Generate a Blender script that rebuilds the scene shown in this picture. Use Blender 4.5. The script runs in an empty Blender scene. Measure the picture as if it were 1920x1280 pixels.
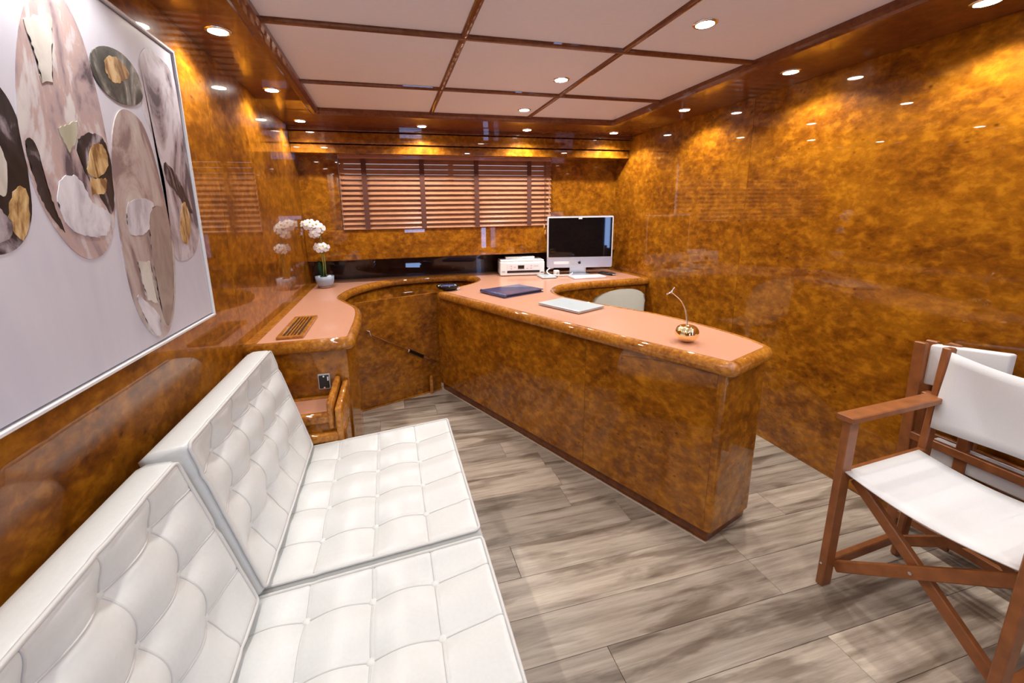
import bpy, bmesh, math, random
from mathutils import Matrix, Vector
random.seed(7)
PI = math.pi
S = bpy.context.scene
COL = S.collection

# ------------------------------------------------------------------ camera
cam_d = bpy.data.cameras.new('camera')
cam = bpy.data.objects.new('camera', cam_d)
COL.objects.link(cam)
ROT = ((0.968258, 0.0666351, -0.2409072),
       (-0.2494407, 0.1959223, -0.9483637),
       (-0.0159952, 0.9783528, 0.2063248))
FPX, PX, PY = 775.669, 929.791, 565.211   # focal length and principal point of the cropped 1920x1280 frame
cam_d.sensor_width = 36.0
cam_d.lens = FPX * 36.0 / 1920.0
cam_d.shift_x = (960 - PX) / 1920.0
cam_d.shift_y = (PY - 640) / 1920.0
cam_d.clip_start = 0.02
cam.matrix_world = Matrix.Translation((0, 0, 1.31)) @ Matrix(ROT).to_4x4()
S.camera = cam

# ------------------------------------------------------------------ world, exposure
S.view_settings.view_transform = 'Standard'
S.view_settings.look = 'None'
S.view_settings.gamma = 1.0
S.view_settings.use_curve_mapping = False
S.view_settings.exposure = 0.38
w = bpy.data.worlds.new('world')
S.world = w
w.use_nodes = True
w.node_tree.nodes['Background'].inputs[0].default_value = (0.75, 0.85, 1.0, 1)
w.node_tree.nodes['Background'].inputs[1].default_value = 1.0
LAMP_W = 13.0          # watts of one recessed spotlight
DAY = 10.0              # daylight seen through the glazed door behind the camera

# room shell dimensions
XL, XR = -0.634, 2.053
YF, YB = -1.6, 3.53
YN = 3.80              # back of the niche under the sill
ZS = 1.932             # underside of the soffit
ZC = 1.955             # ceiling panels
ZT = 0.78              # worktop

# ------------------------------------------------------------------ materials
MATS = {}
def new_mat(name):
    m = bpy.data.materials.new(name)
    m.use_nodes = True
    MATS[name] = m
    nt = m.node_tree
    return m, nt, nt.nodes['Principled BSDF']
def N(nt, kind, **kw):
    n = nt.nodes.new(kind)
    for k, v in kw.items():
        if k.startswith('i_'):
            n.inputs[k[2:].replace('_', ' ')].default_value = v
        else:
            setattr(n, k, v)
    return n
def ramp(nt, stops, fac):
    r = nt.nodes.new('ShaderNodeValToRGB')
    e = r.color_ramp.elements
    while len(e) < len(stops):
        e.new(0.5)
    for el, (p, c) in zip(e, stops):
        el.position = p
        el.color = (c[0], c[1], c[2], 1)
    nt.links.new(fac, r.inputs[0])
    return r.outputs[0]
def mix(nt, fac, a, b, mode='MIX'):
    n = nt.nodes.new('ShaderNodeMix')
    n.data_type = 'RGBA'
    n.blend_type = mode
    for s, v in ((0, fac), (6, a), (7, b)):
        if isinstance(v, bpy.types.NodeSocket):
            nt.links.new(v, n.inputs[s])
        elif s == 0:
            n.inputs[0].default_value = v
        else:
            n.inputs[s].default_value = (v[0], v[1], v[2], 1)
    return n.outputs[2]
def offset_coords(nt, kind='pos', scale=(1, 1, 1)):
    if kind == 'pos':
        src = nt.nodes.new('ShaderNodeNewGeometry').outputs['Position']
    else:
        src = nt.nodes.new('ShaderNodeTexCoord').outputs['Object']
    info = nt.nodes.new('ShaderNodeObjectInfo')
    m1 = nt.nodes.new('ShaderNodeMath'); m1.operation = 'MULTIPLY'; m1.inputs[1].default_value = 37.0
    nt.links.new(info.outputs['Random'], m1.inputs[0])
    mp = nt.nodes.new('ShaderNodeMapping')
    mp.inputs['Scale'].default_value = scale
    nt.links.new(src, mp.inputs['Vector'])
    ad = nt.nodes.new('ShaderNodeVectorMath'); ad.operation = 'ADD'
    nt.links.new(mp.outputs[0], ad.inputs[0])
    nt.links.new(m1.outputs[0], ad.inputs[1])
    return ad.outputs[0], info.outputs['Random']

def burl(name, light, mid, dark, coat=1.0, rough=0.35, scale=1.0, stretch=(1, 1, 1)):
    m, nt, b = new_mat(name)
    v, rnd = offset_coords(nt, 'pos', stretch)
    n1 = N(nt, 'ShaderNodeTexNoise', i_Scale=4.6 * scale, i_Detail=8.0, i_Roughness=0.72, i_Distortion=0.12)
    n2 = N(nt, 'ShaderNodeTexNoise', i_Scale=26.0 * scale, i_Detail=5.0, i_Roughness=0.6, i_Distortion=0.25)
    n3 = N(nt, 'ShaderNodeTexVoronoi', i_Scale=21.0 * scale)
    n3.distance = 'EUCLIDEAN'
    n4 = N(nt, 'ShaderNodeTexNoise', i_Scale=7.0 * scale, i_Detail=2.0)
    for n in (n1, n2, n3, n4):
        nt.links.new(v, n.inputs['Vector'])
    c1 = ramp(nt, [(0.30, dark), (0.47, mid), (0.68, light)], n1.outputs[0])
    c2 = ramp(nt, [(0.30, dark), (0.5, mid), (0.66, light)], n2.outputs[0])
    c = mix(nt, 0.5, c1, c2)
    eye = ramp(nt, [(0.03, (1, 1, 1)), (0.17, (0, 0, 0))], n3.outputs['Distance'])
    gate = ramp(nt, [(0.46, (0, 0, 0)), (0.56, (1, 1, 1))], n4.outputs[0])
    e = mix(nt, 1.0, eye, gate, 'MULTIPLY')
    sc = nt.nodes.new('ShaderNodeMath'); sc.operation = 'MULTIPLY'; sc.inputs[1].default_value = 0.75
    nt.links.new(e, sc.inputs[0])
    c = mix(nt, sc.outputs[0], c, tuple(x * 0.55 for x in dark))
    nt.links.new(c, b.inputs['Base Color'])
    b.inputs['Roughness'].default_value = rough
    b.inputs['Specular IOR Level'].default_value = 0.08
    b.inputs['Coat Weight'].default_value = coat
    b.inputs['Coat Roughness'].default_value = 0.015
    b.inputs['Coat IOR'].default_value = 1.5
    return m
burl('burl', (0.54, 0.208, 0.010), (0.245, 0.077, 0.004), (0.065, 0.015, 0.0015), stretch=(1, .75, 1.15))
burl('burl_edge', (0.62, 0.27, 0.035), (0.38, 0.13, 0.013), (0.10, 0.028, 0.004), scale=2.4)
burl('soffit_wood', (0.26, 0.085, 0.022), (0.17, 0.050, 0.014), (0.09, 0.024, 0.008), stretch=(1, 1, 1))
burl('batten_wood', (0.24, 0.085, 0.030), (0.17, 0.055, 0.020), (0.11, 0.033, 0.012), scale=2.0, rough=0.3, coat=0.6)
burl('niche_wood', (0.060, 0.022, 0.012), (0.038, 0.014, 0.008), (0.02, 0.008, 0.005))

def simple(name, col, rough=0.5, metal=0.0, coat=0.0, noise=0.06, nscale=30.0, bump=0.0, trans=0.0, spec=0.5):
    m, nt, b = new_mat(name)
    v, rnd = offset_coords(nt, 'obj')
    n = N(nt, 'ShaderNodeTexNoise', i_Scale=nscale, i_Detail=4.0)
    nt.links.new(v, n.inputs['Vector'])
    a = tuple(max(0, c * (1 - noise)) for c in col)
    z = tuple(min(1, c * (1 + noise)) for c in col)
    nt.links.new(ramp(nt, [(0.3, a), (0.7, z)], n.outputs[0]), b.inputs['Base Color'])
    b.inputs['Roughness'].default_value = rough
    b.inputs['Metallic'].default_value = metal
    b.inputs['Coat Weight'].default_value = coat
    b.inputs['Coat Roughness'].default_value = 0.03
    b.inputs['Specular IOR Level'].default_value = spec
    if trans:
        b.inputs['Transmission Weight'].default_value = trans
    if bump:
        bp = N(nt, 'ShaderNodeBump', i_Strength=bump, i_Distance=0.002)
        nt.links.new(n.outputs[0], bp.inputs['Height'])
        nt.links.new(bp.outputs[0], b.inputs['Normal'])
    return m
simple('pink_top', (0.62, 0.305, 0.195), rough=0.32, coat=0.25, noise=0.03, nscale=90)
simple('ceiling_white', (0.80, 0.785, 0.84), rough=0.55, noise=0.015, nscale=60)
simple('leather', (0.63, 0.645, 0.64), rough=0.36, noise=0.02, nscale=120, bump=0.10)
simple('leather_piping', (0.58, 0.58, 0.57), rough=0.4, noise=0.02)
simple('canvas_white', (0.70, 0.70, 0.71), rough=0.8, noise=0.02, nscale=300, bump=0.15)
simple('white_plastic', (0.80, 0.82, 0.82), rough=0.3, noise=0.01)
simple('chair_shell', (0.78, 0.80, 0.74), rough=0.35, noise=0.01)
simple('grey_plastic', (0.45, 0.46, 0.48), rough=0.4, noise=0.02)
simple('black_plastic', (0.012, 0.012, 0.014), rough=0.3, noise=0.05)
simple('black_glass', (0.004, 0.004, 0.005), rough=0.03, noise=0.02, coat=0.0)
simple('aluminium', (0.72, 0.73, 0.78), rough=0.32, metal=0.75, noise=0.01)
simple('silver_laptop', (0.56, 0.64, 0.68), rough=0.3, metal=0.2, noise=0.01)
simple('chrome', (0.8, 0.8, 0.82), rough=0.08, metal=1.0, noise=0.01)
simple('gold', (0.96, 0.76, 0.40), rough=0.06, metal=1.0, noise=0.01)
simple('leather_blue_sheen', (0.055, 0.068, 0.17), rough=0.22, noise=0.15, coat=0.4)  # black leather; the bluish reflection on its top is put into the base colour
simple('pot_glaze', (0.30, 0.36, 0.46), rough=0.35, noise=0.05, coat=0.3)
simple('pot_foot', (0.35, 0.17, 0.10), rough=0.5)
simple('petal', (0.85, 0.84, 0.86), rough=0.5, noise=0.03)
simple('petal_heart', (0.75, 0.62, 0.16), rough=0.5)
simple('stem_green', (0.22, 0.26, 0.06), rough=0.45, noise=0.2)
simple('leaf_green', (0.02, 0.09, 0.03), rough=0.3, noise=0.2)
simple('pebble_white', (0.8, 0.8, 0.78), rough=0.5)
simple('soil', (0.02, 0.014, 0.01), rough=0.9)
simple('slat_wood', (0.47, 0.22, 0.115), rough=0.28, noise=0.10, nscale=14, coat=0.2)
simple('tape_cloth', (0.115, 0.038, 0.024), rough=0.85, noise=0.06, nscale=200)
simple('tassel_wood', (0.6, 0.30, 0.10), rough=0.35, noise=0.1)
simple('teak', (0.27, 0.092, 0.027), rough=0.38, noise=0.22, nscale=22)
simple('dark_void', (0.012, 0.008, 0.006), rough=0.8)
simple('caulk', (0.55, 0.45, 0.34), rough=0.6)
simple('frame_white', (0.78, 0.78, 0.80), rough=0.4, noise=0.01)
simple('frame_shadow', (0.06, 0.055, 0.07), rough=0.6)
simple('white_paper', (0.82, 0.82, 0.83), rough=0.6, noise=0.01)
simple('rubber', (0.02, 0.02, 0.02), rough=0.7)

def glow(name, col, strength):
    m, nt, b = new_mat(name)
    b.inputs['Base Color'].default_value = (0.9, 0.9, 0.9, 1)
    b.inputs['Emission Color'].default_value = (*col, 1)
    b.inputs['Emission Strength'].default_value = strength
    return m
glow('lamp_glow', (1.0, 0.95, 0.86), 45.0)
glow('daylight', (0.33, 0.52, 1.0), DAY)
def glass():
    m, nt, b = new_mat('glass')
    b.inputs['Base Color'].default_value = (0.9, 0.95, 1, 1)
    b.inputs['Roughness'].default_value = 0.0
    b.inputs['Transmission Weight'].default_value = 1.0
    b.inputs['IOR'].default_value = 1.1
glass()

def plank_mat():
    m, nt, b = new_mat('vinyl_oak')
    v, rnd = offset_coords(nt, 'obj', (0.8, 16.0, 16.0))
    n1 = N(nt, 'ShaderNodeTexNoise', i_Scale=1.7, i_Detail=8.0, i_Roughness=0.68, i_Distortion=0.15)
    n2 = N(nt, 'ShaderNodeTexNoise', i_Scale=6.0, i_Detail=6.0, i_Roughness=0.7, i_Distortion=0.1)
    v2, _ = offset_coords(nt, 'obj', (1.2, 7.0, 7.0))
    n3 = N(nt, 'ShaderNodeTexNoise', i_Scale=1.9, i_Detail=4.0, i_Roughness=0.55, i_Distortion=0.45)
    nt.links.new(v, n1.inputs['Vector']); nt.links.new(v, n2.inputs['Vector']); nt.links.new(v2, n3.inputs['Vector'])
    c1 = ramp(nt, [(0.32, (0.20, 0.16, 0.125)), (0.47, (0.41, 0.345, 0.28)), (0.62, (0.62, 0.55, 0.46))], n1.outputs[0])
    c2 = ramp(nt, [(0.32, (0.24, 0.195, 0.15)), (0.5, (0.47, 0.40, 0.325)), (0.68, (0.62, 0.55, 0.47))], n2.outputs[0])
    c = mix(nt, 0.4, c1, c2)
    sm = ramp(nt, [(0.38, (0.40, 0.35, 0.31)), (0.50, (1, 1, 1))], n3.outputs[0])
    c = mix(nt, 0.85, c, sm, 'MULTIPLY')
    tone = ramp(nt, [(0.0, (0.62, 0.60, 0.58)), (0.5, (0.92, 0.90, 0.87)), (1.0, (1.12, 1.10, 1.06))], rnd)
    c = mix(nt, 1.0, c, tone, 'MULTIPLY')
    nt.links.new(c, b.inputs['Base Color'])
    b.inputs['Roughness'].default_value = 0.38
    bp = N(nt, 'ShaderNodeBump', i_Strength=0.08, i_Distance=0.002)
    nt.links.new(n2.outputs[0], bp.inputs['Height'])
    nt.links.new(bp.outputs[0], b.inputs['Normal'])
plank_mat()

def paint(name, stops, scale=9.0, rough=0.35, stretch=(1, 1, 0.45)):
    """thick acrylic: broad torn patches of tone, dragged by a dry brush"""
    m, nt, b = new_mat(name)
    v, rnd = offset_coords(nt, 'obj', stretch)
    n1 = N(nt, 'ShaderNodeTexNoise', i_Scale=scale, i_Detail=9.0, i_Roughness=0.55, i_Distortion=2.2)
    n2 = N(nt, 'ShaderNodeTexNoise', i_Scale=scale * 5, i_Detail=5.0, i_Roughness=0.7, i_Distortion=0.6)
    nt.links.new(v, n1.inputs['Vector']); nt.links.new(v, n2.inputs['Vector'])
    mm = nt.nodes.new('ShaderNodeMath'); mm.operation = 'MULTIPLY_ADD'
    nt.links.new(n2.outputs[0], mm.inputs[0]); mm.inputs[1].default_value = 0.22
    nt.links.new(n1.outputs[0], mm.inputs[2])
    sb_ = nt.nodes.new('ShaderNodeMath'); sb_.operation = 'SUBTRACT'; sb_.inputs[1].default_value = 0.11
    nt.links.new(mm.outputs[0], sb_.inputs[0])
    nt.links.new(ramp(nt, stops, sb_.outputs[0]), b.inputs['Base Color'])
    b.inputs['Roughness'].default_value = rough
    bp = N(nt, 'ShaderNodeBump', i_Strength=0.3, i_Distance=0.003)
    nt.links.new(sb_.outputs[0], bp.inputs['Height'])
    nt.links.new(bp.outputs[0], b.inputs['Normal'])
paint('paint_ground', [(0.3, (0.60, 0.61, 0.72)), (0.7, (0.68, 0.69, 0.78))], 3.0, 0.3)
paint('paint_rose', [(0.36, (0.10, 0.075, 0.09)), (0.41, (0.30, 0.23, 0.25)), (0.47, (0.44, 0.34, 0.35)), (0.53, (0.50, 0.37, 0.35)), (0.56, (0.58, 0.53, 0.56)), (0.62, (0.66, 0.63, 0.62))], 6.0)
paint('paint_taupe', [(0.38, (0.26, 0.19, 0.19)), (0.45, (0.42, 0.33, 0.31)), (0.52, (0.50, 0.43, 0.42)), (0.56, (0.52, 0.48, 0.42)), (0.62, (0.62, 0.58, 0.60))], 6.0)
paint('paint_mauve', [(0.37, (0.10, 0.08, 0.10)), (0.43, (0.32, 0.27, 0.30)), (0.52, (0.46, 0.41, 0.45)), (0.60, (0.62, 0.59, 0.65))], 7.0)
paint('paint_dark', [(0.42, (0.008, 0.007, 0.009)), (0.54, (0.03, 0.026, 0.03)), (0.58, (0.16, 0.13, 0.15)), (0.66, (0.40, 0.36, 0.40))], 8.0)
paint('paint_olive', [(0.40, (0.02, 0.022, 0.022)), (0.50, (0.08, 0.08, 0.07)), (0.58, (0.20, 0.19, 0.165)), (0.64, (0.42, 0.40, 0.37))], 9.0)
paint('paint_gold', [(0.38, (0.22, 0.11, 0.04)), (0.5, (0.50, 0.32, 0.13)), (0.62, (0.68, 0.50, 0.27))], 16.0)
paint('paint_white', [(0.38, (0.44, 0.41, 0.48)), (0.5, (0.62, 0.61, 0.68)), (0.62, (0.74, 0.74, 0.80))], 9.0)
paint('paint_green', [(0.38, (0.40, 0.38, 0.28)), (0.62, (0.52, 0.52, 0.42))], 9.0)
paint('paint_cream', [(0.38, (0.50, 0.47, 0.42)), (0.62, (0.68, 0.66, 0.62))], 9.0)
paint('paint_tan', [(0.38, (0.30, 0.235, 0.21)), (0.62, (0.42, 0.345, 0.31))], 9.0)

# ------------------------------------------------------------------ object helpers
WM = {}       # world matrices, since parents are never rotated after creation
def obj(name, bm, mat, parent=None, smooth=False, origin=None):
    """one mesh object from a bmesh in world coordinates; its origin goes to its own base"""
    if smooth:
        for f in bm.faces:
            f.smooth = True
    xs = [v.co for v in bm.verts]
    lo = Vector((min(c[i] for c in xs) for i in range(3)))
    hi = Vector((max(c[i] for c in xs) for i in range(3)))
    o3 = Vector(origin) if origin else Vector(((lo.x + hi.x) / 2, (lo.y + hi.y) / 2, lo.z))
    bmesh.ops.translate(bm, verts=bm.verts, vec=-o3)
    me = bpy.data.meshes.new(name)
    bm.to_mesh(me); bm.free()
    me.materials.append(MATS[mat])
    return link(name, me, o3, parent)
def link(name, me, loc, parent=None):
    o = bpy.data.objects.new(name, me)
    COL.objects.link(o)
    loc = Vector(loc)
    WM[o] = loc
    if parent is not None:
        o.parent = parent
        o.location = loc - WM[parent]
    else:
        o.location = loc
    return o
def tag(o, label, cat, group=None):
    o['label'] = label; o['category'] = cat
    if group:
        o['group'] = group
    return o
def thing(name, label, cat, loc, group=None):
    o = bpy.data.objects.new(name, None)
    COL.objects.link(o)
    o.empty_display_size = 0.05
    o.location = loc
    WM[o] = Vector(loc)
    return tag(o, label, cat, group)
def struct(name, bm, mat, parent=None):
    o = obj(name, bm, mat, parent)
    if parent is None:
        o['kind'] = 'structure'
    return o

# ------------------------------------------------------------------ shape helpers
def box(x0, x1, y0, y1, z0, z1, bev=0.0, seg=2, bm=None):
    nb = bmesh.new()
    bmesh.ops.create_cube(nb, size=1.0)
    for v in nb.verts:
        v.co = Vector((x0 + (v.co.x + .5) * (x1 - x0), y0 + (v.co.y + .5) * (y1 - y0), z0 + (v.co.z + .5) * (z1 - z0)))
    if bev:
        bmesh.ops.bevel(nb, geom=list(nb.edges), offset=bev, segments=seg, affect='EDGES', profile=0.5)
    return join(bm, nb)
def join(bm, nb):
    if bm is None:
        return nb
    me = bpy.data.meshes.new('tmp')
    nb.to_mesh(me); nb.free()
    bm.from_mesh(me)
    bpy.data.meshes.remove(me)
    return bm
def xf(bm, mat):
    bmesh.ops.transform(bm, matrix=mat, verts=bm.verts)
    return bm
def bar(p, q, wd, th, up=(0, 0, 1), bev=0.003, bm=None):
    """rectangular bar from p to q; wd across, th along 'up'"""
    p, q = Vector(p), Vector(q)
    d = (q - p); L = d.length; d.normalize()
    up = Vector(up)
    s = d.cross(up)
    if s.length < 1e-4:
        s = d.cross(Vector((1, 0, 0)))
    s.normalize()
    u = s.cross(d)
    nb = box(0, L, -wd / 2, wd / 2, -th / 2, th / 2, bev, 1)
    m = Matrix((( d.x, s.x, u.x, p.x), (d.y, s.y, u.y, p.y), (d.z, s.z, u.z, p.z), (0, 0, 0, 1)))
    return join(bm, xf(nb, m))
def tube(pts, r, seg=10, closed=False, bm=None, caps=True):
    """round tube along points; r a number or list"""
    pts = [Vector(p) for p in pts]
    n = len(pts)
    nb = bmesh.new()
    rings = []
    prev = None
    for i, p in enumerate(pts):
        if closed:
            t = pts[(i + 1) % n] - pts[i - 1]
        else:
            t = pts[min(i + 1, n - 1)] - pts[max(i - 1, 0)]
        t.normalize()
        if prev is None:
            a = t.cross(Vector((0, 0, 1)))
            if a.length < 1e-3:
                a = t.cross(Vector((1, 0, 0)))
        else:
            a = prev - t * prev.dot(t)
        a.normalize(); prev = a
        b2 = t.cross(a)
        rr = r[i] if isinstance(r, (list, tuple)) else r
        rings.append([nb.verts.new(p + a * math.cos(2 * PI * k / seg) * rr + b2 * math.sin(2 * PI * k / seg) * rr) for k in range(seg)])
    for i in range(n if closed else n - 1):
        A, B = rings[i], rings[(i + 1) % n]
        for k in range(seg):
            nb.faces.new((A[k], A[(k + 1) % seg], B[(k + 1) % seg], B[k]))
    if not closed and caps:
        nb.faces.new(rings[0][::-1]); nb.faces.new(rings[-1])
    bmesh.ops.recalc_face_normals(nb, faces=nb.faces)
    return join(bm, nb)
def lathe(prof, loc, seg=28, bm=None):
    nb = bmesh.new()
    rings = []
    for r, z in prof:
        if r < 1e-5:
            rings.append([nb.verts.new((loc[0], loc[1], loc[2] + z))])
        else:
            rings.append([nb.verts.new((loc[0] + r * math.cos(2 * PI * k / seg), loc[1] + r * math.sin(2 * PI * k / seg), loc[2] + z)) for k in range(seg)])
    for A, B in zip(rings, rings[1:]):
        for k in range(seg):
            a0, a1 = A[k % len(A)], A[(k + 1) % len(A)]
            b0, b1 = B[k % len(B)], B[(k + 1) % len(B)]
            vs = []
            for v in (a0, a1, b1, b0):
                if v not in vs:
                    vs.append(v)
            if len(vs) > 2:
                nb.faces.new(vs)
    bmesh.ops.recalc_face_normals(nb, faces=nb.faces)
    return join(bm, nb)
def prism(poly, z0, z1, bm=None, bev=0.0):
    nb = bmesh.new()
    lo = [nb.verts.new((x, y, z0)) for x, y in poly]
    f = nb.faces.new(lo)
    r = bmesh.ops.extrude_face_region(nb, geom=[f])
    bmesh.ops.translate(nb, verts=[v for v in r['geom'] if isinstance(v, bmesh.types.BMVert)], vec=(0, 0, z1 - z0))
    bmesh.ops.recalc_face_normals(nb, faces=nb.faces)
    if bev:
        top = [e for e in nb.edges if all(abs(v.co.z - z1) < 1e-6 for v in e.verts)]
        bmesh.ops.bevel(nb, geom=top, offset=bev, segments=2, affect='EDGES')
    return join(bm, nb)
def smooth_path(pts, per=6):
    """Catmull-Rom through 2-D points"""
    out = []
    n = len(pts)
    for i in range(n - 1):
        p0, p1, p2, p3 = (Vector(pts[max(i - 1, 0)]), Vector(pts[i]), Vector(pts[i + 1]), Vector(pts[min(i + 2, n - 1)]))
        for k in range(per):
            t = k / per
            out.append(0.5 * ((2 * p1) + (p2 - p0) * t + (2 * p0 - 5 * p1 + 4 * p2 - p3) * t * t + (3 * p1 - p0 - 3 * p2 + p3) * t ** 3))
    out.append(Vector(pts[-1]))
    return out
def corner(a, b, c, r, seg=6):
    """points of a rounded corner at b between a and c"""
    a, b, c = Vector(a), Vector(b), Vector(c)
    u = (a - b).normalized(); v = (c - b).normalized()
    p, q = b + u * r, b + v * r
    return [(1 - t) ** 2 * p + 2 * t * (1 - t) * b + t * t * q for t in [k / seg for k in range(seg + 1)]]
def offset(path, d):
    """shift an open 2-D path to its left by d"""
    out = []
    n = len(path)
    for i, p in enumerate(path):
        t1 = (path[i] - path[max(i - 1, 0)]) if i else (path[1] - path[0])
        t2 = (path[min(i + 1, n - 1)] - path[i]) if i < n - 1 else t1
        n1 = Vector((-t1.y, t1.x)).normalized(); n2 = Vector((-t2.y, t2.x)).normalized()
        nn = (n1 + n2)
        if nn.length < 1e-6:
            nn = n1
        nn.normalize()
        k = max(0.45, nn.dot(n1))
        out.append(p + nn * d / k)
    return out
def clean(P):
    """cut the small loops that an inward offset leaves at tight corners"""
    P = list(P)
    i = 0
    while i < len(P) - 3:
        a, b = P[i], P[i + 1]
        for j in range(min(i + 45, len(P) - 2), i + 1, -1):
            c, d = P[j], P[j + 1]
            den = (b.x - a.x) * (d.y - c.y) - (b.y - a.y) * (d.x - c.x)
            if abs(den) < 1e-12:
                continue
            t = ((c.x - a.x) * (d.y - c.y) - (c.y - a.y) * (d.x - c.x)) / den
            u = ((c.x - a.x) * (b.y - a.y) - (c.y - a.y) * (b.x - a.x)) / den
            if 0 < t < 1 and 0 < u < 1:
                P[i + 1:j + 1] = [a + (b - a) * t]
                break
        i += 1
    return P
def sweep_profile(path, prof, bm=None):
    """path: list of 2-D points; prof: list of (inward offset, z); open strip closed as a loop profile"""
    nb = bmesh.new()
    cols = [[(q.x, q.y, z) for q in offset(path, d)] for d, z in prof]
    rows = [[nb.verts.new(c[i]) for c in cols] for i in range(len(path))]
    m = len(prof)
    for A, B in zip(rows, rows[1:]):
        for k in range(m):
            nb.faces.new((A[k], A[(k + 1) % m], B[(k + 1) % m], B[k]))
    nb.faces.new(rows[0][::-1]); nb.faces.new(rows[-1])
    bmesh.ops.recalc_face_normals(nb, faces=nb.faces)
    return join(bm, nb)

# ================================================================== ROOM SHELL
floor = struct('floor', box(XL, XR, YF, YN, -0.06, -0.012), 'dark_void')
floor['label'] = 'grey brown oak look plank floor'
# planks run across the room
PW = 0.152
plank_cache = {}
row = 0
y = 1.07 - PW * math.ceil((1.07 - YF) / PW)
while y < YN - 0.02:
    y0, y1 = max(y, YF), min(y + PW, YN)
    off = 0.55 if row % 2 == 0 else 1.25
    off += random.choice((0, 0, 0.02, -0.31, 0.36)) 
    xs = [XL]
    x = off - 1.22 * 3
    while x < XR - 0.05:
        if x > XL + 0.05:
            xs.append(x)
        x += random.choice((0.70, 1.22, 1.22))
    xs.append(XR)
    for a, b in zip(xs, xs[1:]):
        key = (round(b - a, 3), round(y1 - y0, 3))
        if key not in plank_cache:
            bm = box(-(b - a) / 2 + .0006, (b - a) / 2 - .0006, -(y1 - y0) / 2 + .0006, (y1 - y0) / 2 - .0006, -0.012, 0.0, 0.0008, 1)
            me = bpy.data.meshes.new('floor_plank')
            bm.to_mesh(me); bm.free()
            me.materials.append(MATS['vinyl_oak'])
            plank_cache[key] = me
        link('floor_plank', plank_cache[key], ((a + b) / 2, (y0 + y1) / 2, 0), floor)
    y += PW
    row += 1

wl = struct('wall_left', box(XL - .05, XL, YF, YN, 0, ZS + .06), 'burl')
wr = struct('wall_right', box(XR, XR + .05, YF, YN, 0, ZS + .06), 'burl')
# the right wall is lined with large veneer panels
seams = [YF, -0.55, 0.75, 2.06, YN]
for a, b in zip(seams, seams[1:]):
    obj('veneer_panel', box(XR - .006, XR + .001, a + .0006, b - .0006, 0.0, ZS, 0.0008, 1), 'burl', wr)
seams = [YF, -0.4, 1.9, YN]
for a, b in zip(seams, seams[1:]):
    obj('veneer_panel', box(XL - .001, XL + .006, a + .0006, b - .0006, 0.0, ZS, 0.0008, 1), 'burl', wl)

# back wall around the window, the sill band, the dark niche below it
WX0, WX1, WZ0, WZ1 = -0.345, 1.41, 1.19, 1.79
bw = struct('wall_back', box(XL, WX0, YB, YB + .05, .97, ZS + .06), 'burl')
obj('wall_panel', box(WX1, XR, YB, YB + .05, .97, ZS + .06), 'burl', bw)
obj('wall_panel', box(WX0, WX1, YB, YB + .05, WZ1, ZS + .06), 'burl', bw)
obj('wall_panel', box(WX0, WX1, YB, YB + .05, .97, WZ0), 'burl', bw)
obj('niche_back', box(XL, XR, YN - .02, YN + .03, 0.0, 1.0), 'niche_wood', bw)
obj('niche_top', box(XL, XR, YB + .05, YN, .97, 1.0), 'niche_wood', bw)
t1 = struct('trim_1', box(XL + .006, XR - .006, 3.50, YB + .03, .966, 1.206, .006), 'burl')
t1['label'] = 'burl wood band below the blind'
# cornice: stepped boards over the window
t2 = struct('trim_2', box(XL + .006, XR - .006, 3.330, YB + .02, 1.760, 1.820, .004), 'burl')
t2['label'] = 'stepped burl wood cornice over the blind'
obj('cornice_board', box(XL + .006, XR - .006, 3.312, YB + .02, 1.826, 1.902, .004), 'burl', t2)
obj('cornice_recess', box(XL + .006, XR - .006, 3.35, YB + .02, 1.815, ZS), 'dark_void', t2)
obj('cornice_board', box(XL + .006, XR - .006, 3.292, YB + .02, 1.907, ZS + .002, .003), 'soffit_wood', t2)
# window behind the blind
win = struct('window_1', box(WX0, WX1, YB + .052, YB + .075, WZ0, WZ0 + .04), 'burl')
for a in ((WX0, WX1, WZ1 - .04, WZ1), (WX0, WX0 + .04, WZ0 + .04, WZ1 - .04), (WX1 - .04, WX1, WZ0 + .04, WZ1 - .04), (.52, .56, WZ0 + .04, WZ1 - .04)):
    obj('window_frame', box(a[0], a[1], YB + .052, YB + .075, a[2], a[3]), 'burl', win)
obj('pane', box(WX0 + .04, .52, YB + .058, YB + .064, WZ0 + .04, WZ1 - .04), 'glass', win)
obj('pane', box(.56, WX1 - .04, YB + .058, YB + .064, WZ0 + .04, WZ1 - .04), 'glass', win)

# wall behind the camera with a glazed door on its right (its blue daylight shows in the screen)
DX0, DX1, DZ1 = 1.845, 2.045, 1.86
FX0, FX1 = .26, .78
wf = struct('wall_front', box(XL, FX0, YF - .05, YF, 0, ZS + .06), 'burl')
obj('wall_panel', box(FX1, DX0, YF - .05, YF, 0, ZS + .06), 'burl', wf)
obj('wall_panel', box(FX0, FX1, YF - .05, YF, DZ1, ZS + .06), 'burl', wf)
d2 = struct('door_2', box(FX0, FX1, YF - .045, YF - .01, 0, .18), 'soffit_wood')
for a in ((FX0, FX0 + .06, .18, DZ1), (FX1 - .06, FX1, .18, DZ1), (FX0 + .06, FX1 - .06, .30, .98), (FX0 + .06, FX1 - .06, 1.34, DZ1)):
    obj('door_panel', box(a[0], a[1], YF - .045, YF - .01, a[2], a[3]), 'soffit_wood', d2)
obj('door_glass', box(FX0 + .06, FX1 - .06, YF - .035, YF - .025, .18, .30), 'daylight', d2)
obj('door_glass', box(FX0 + .06, FX1 - .06, YF - .035, YF - .025, .98, 1.34), 'daylight', d2)
obj('wall_panel', box(DX1, XR, YF - .05, YF, 0, ZS + .06), 'burl', wf)
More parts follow.
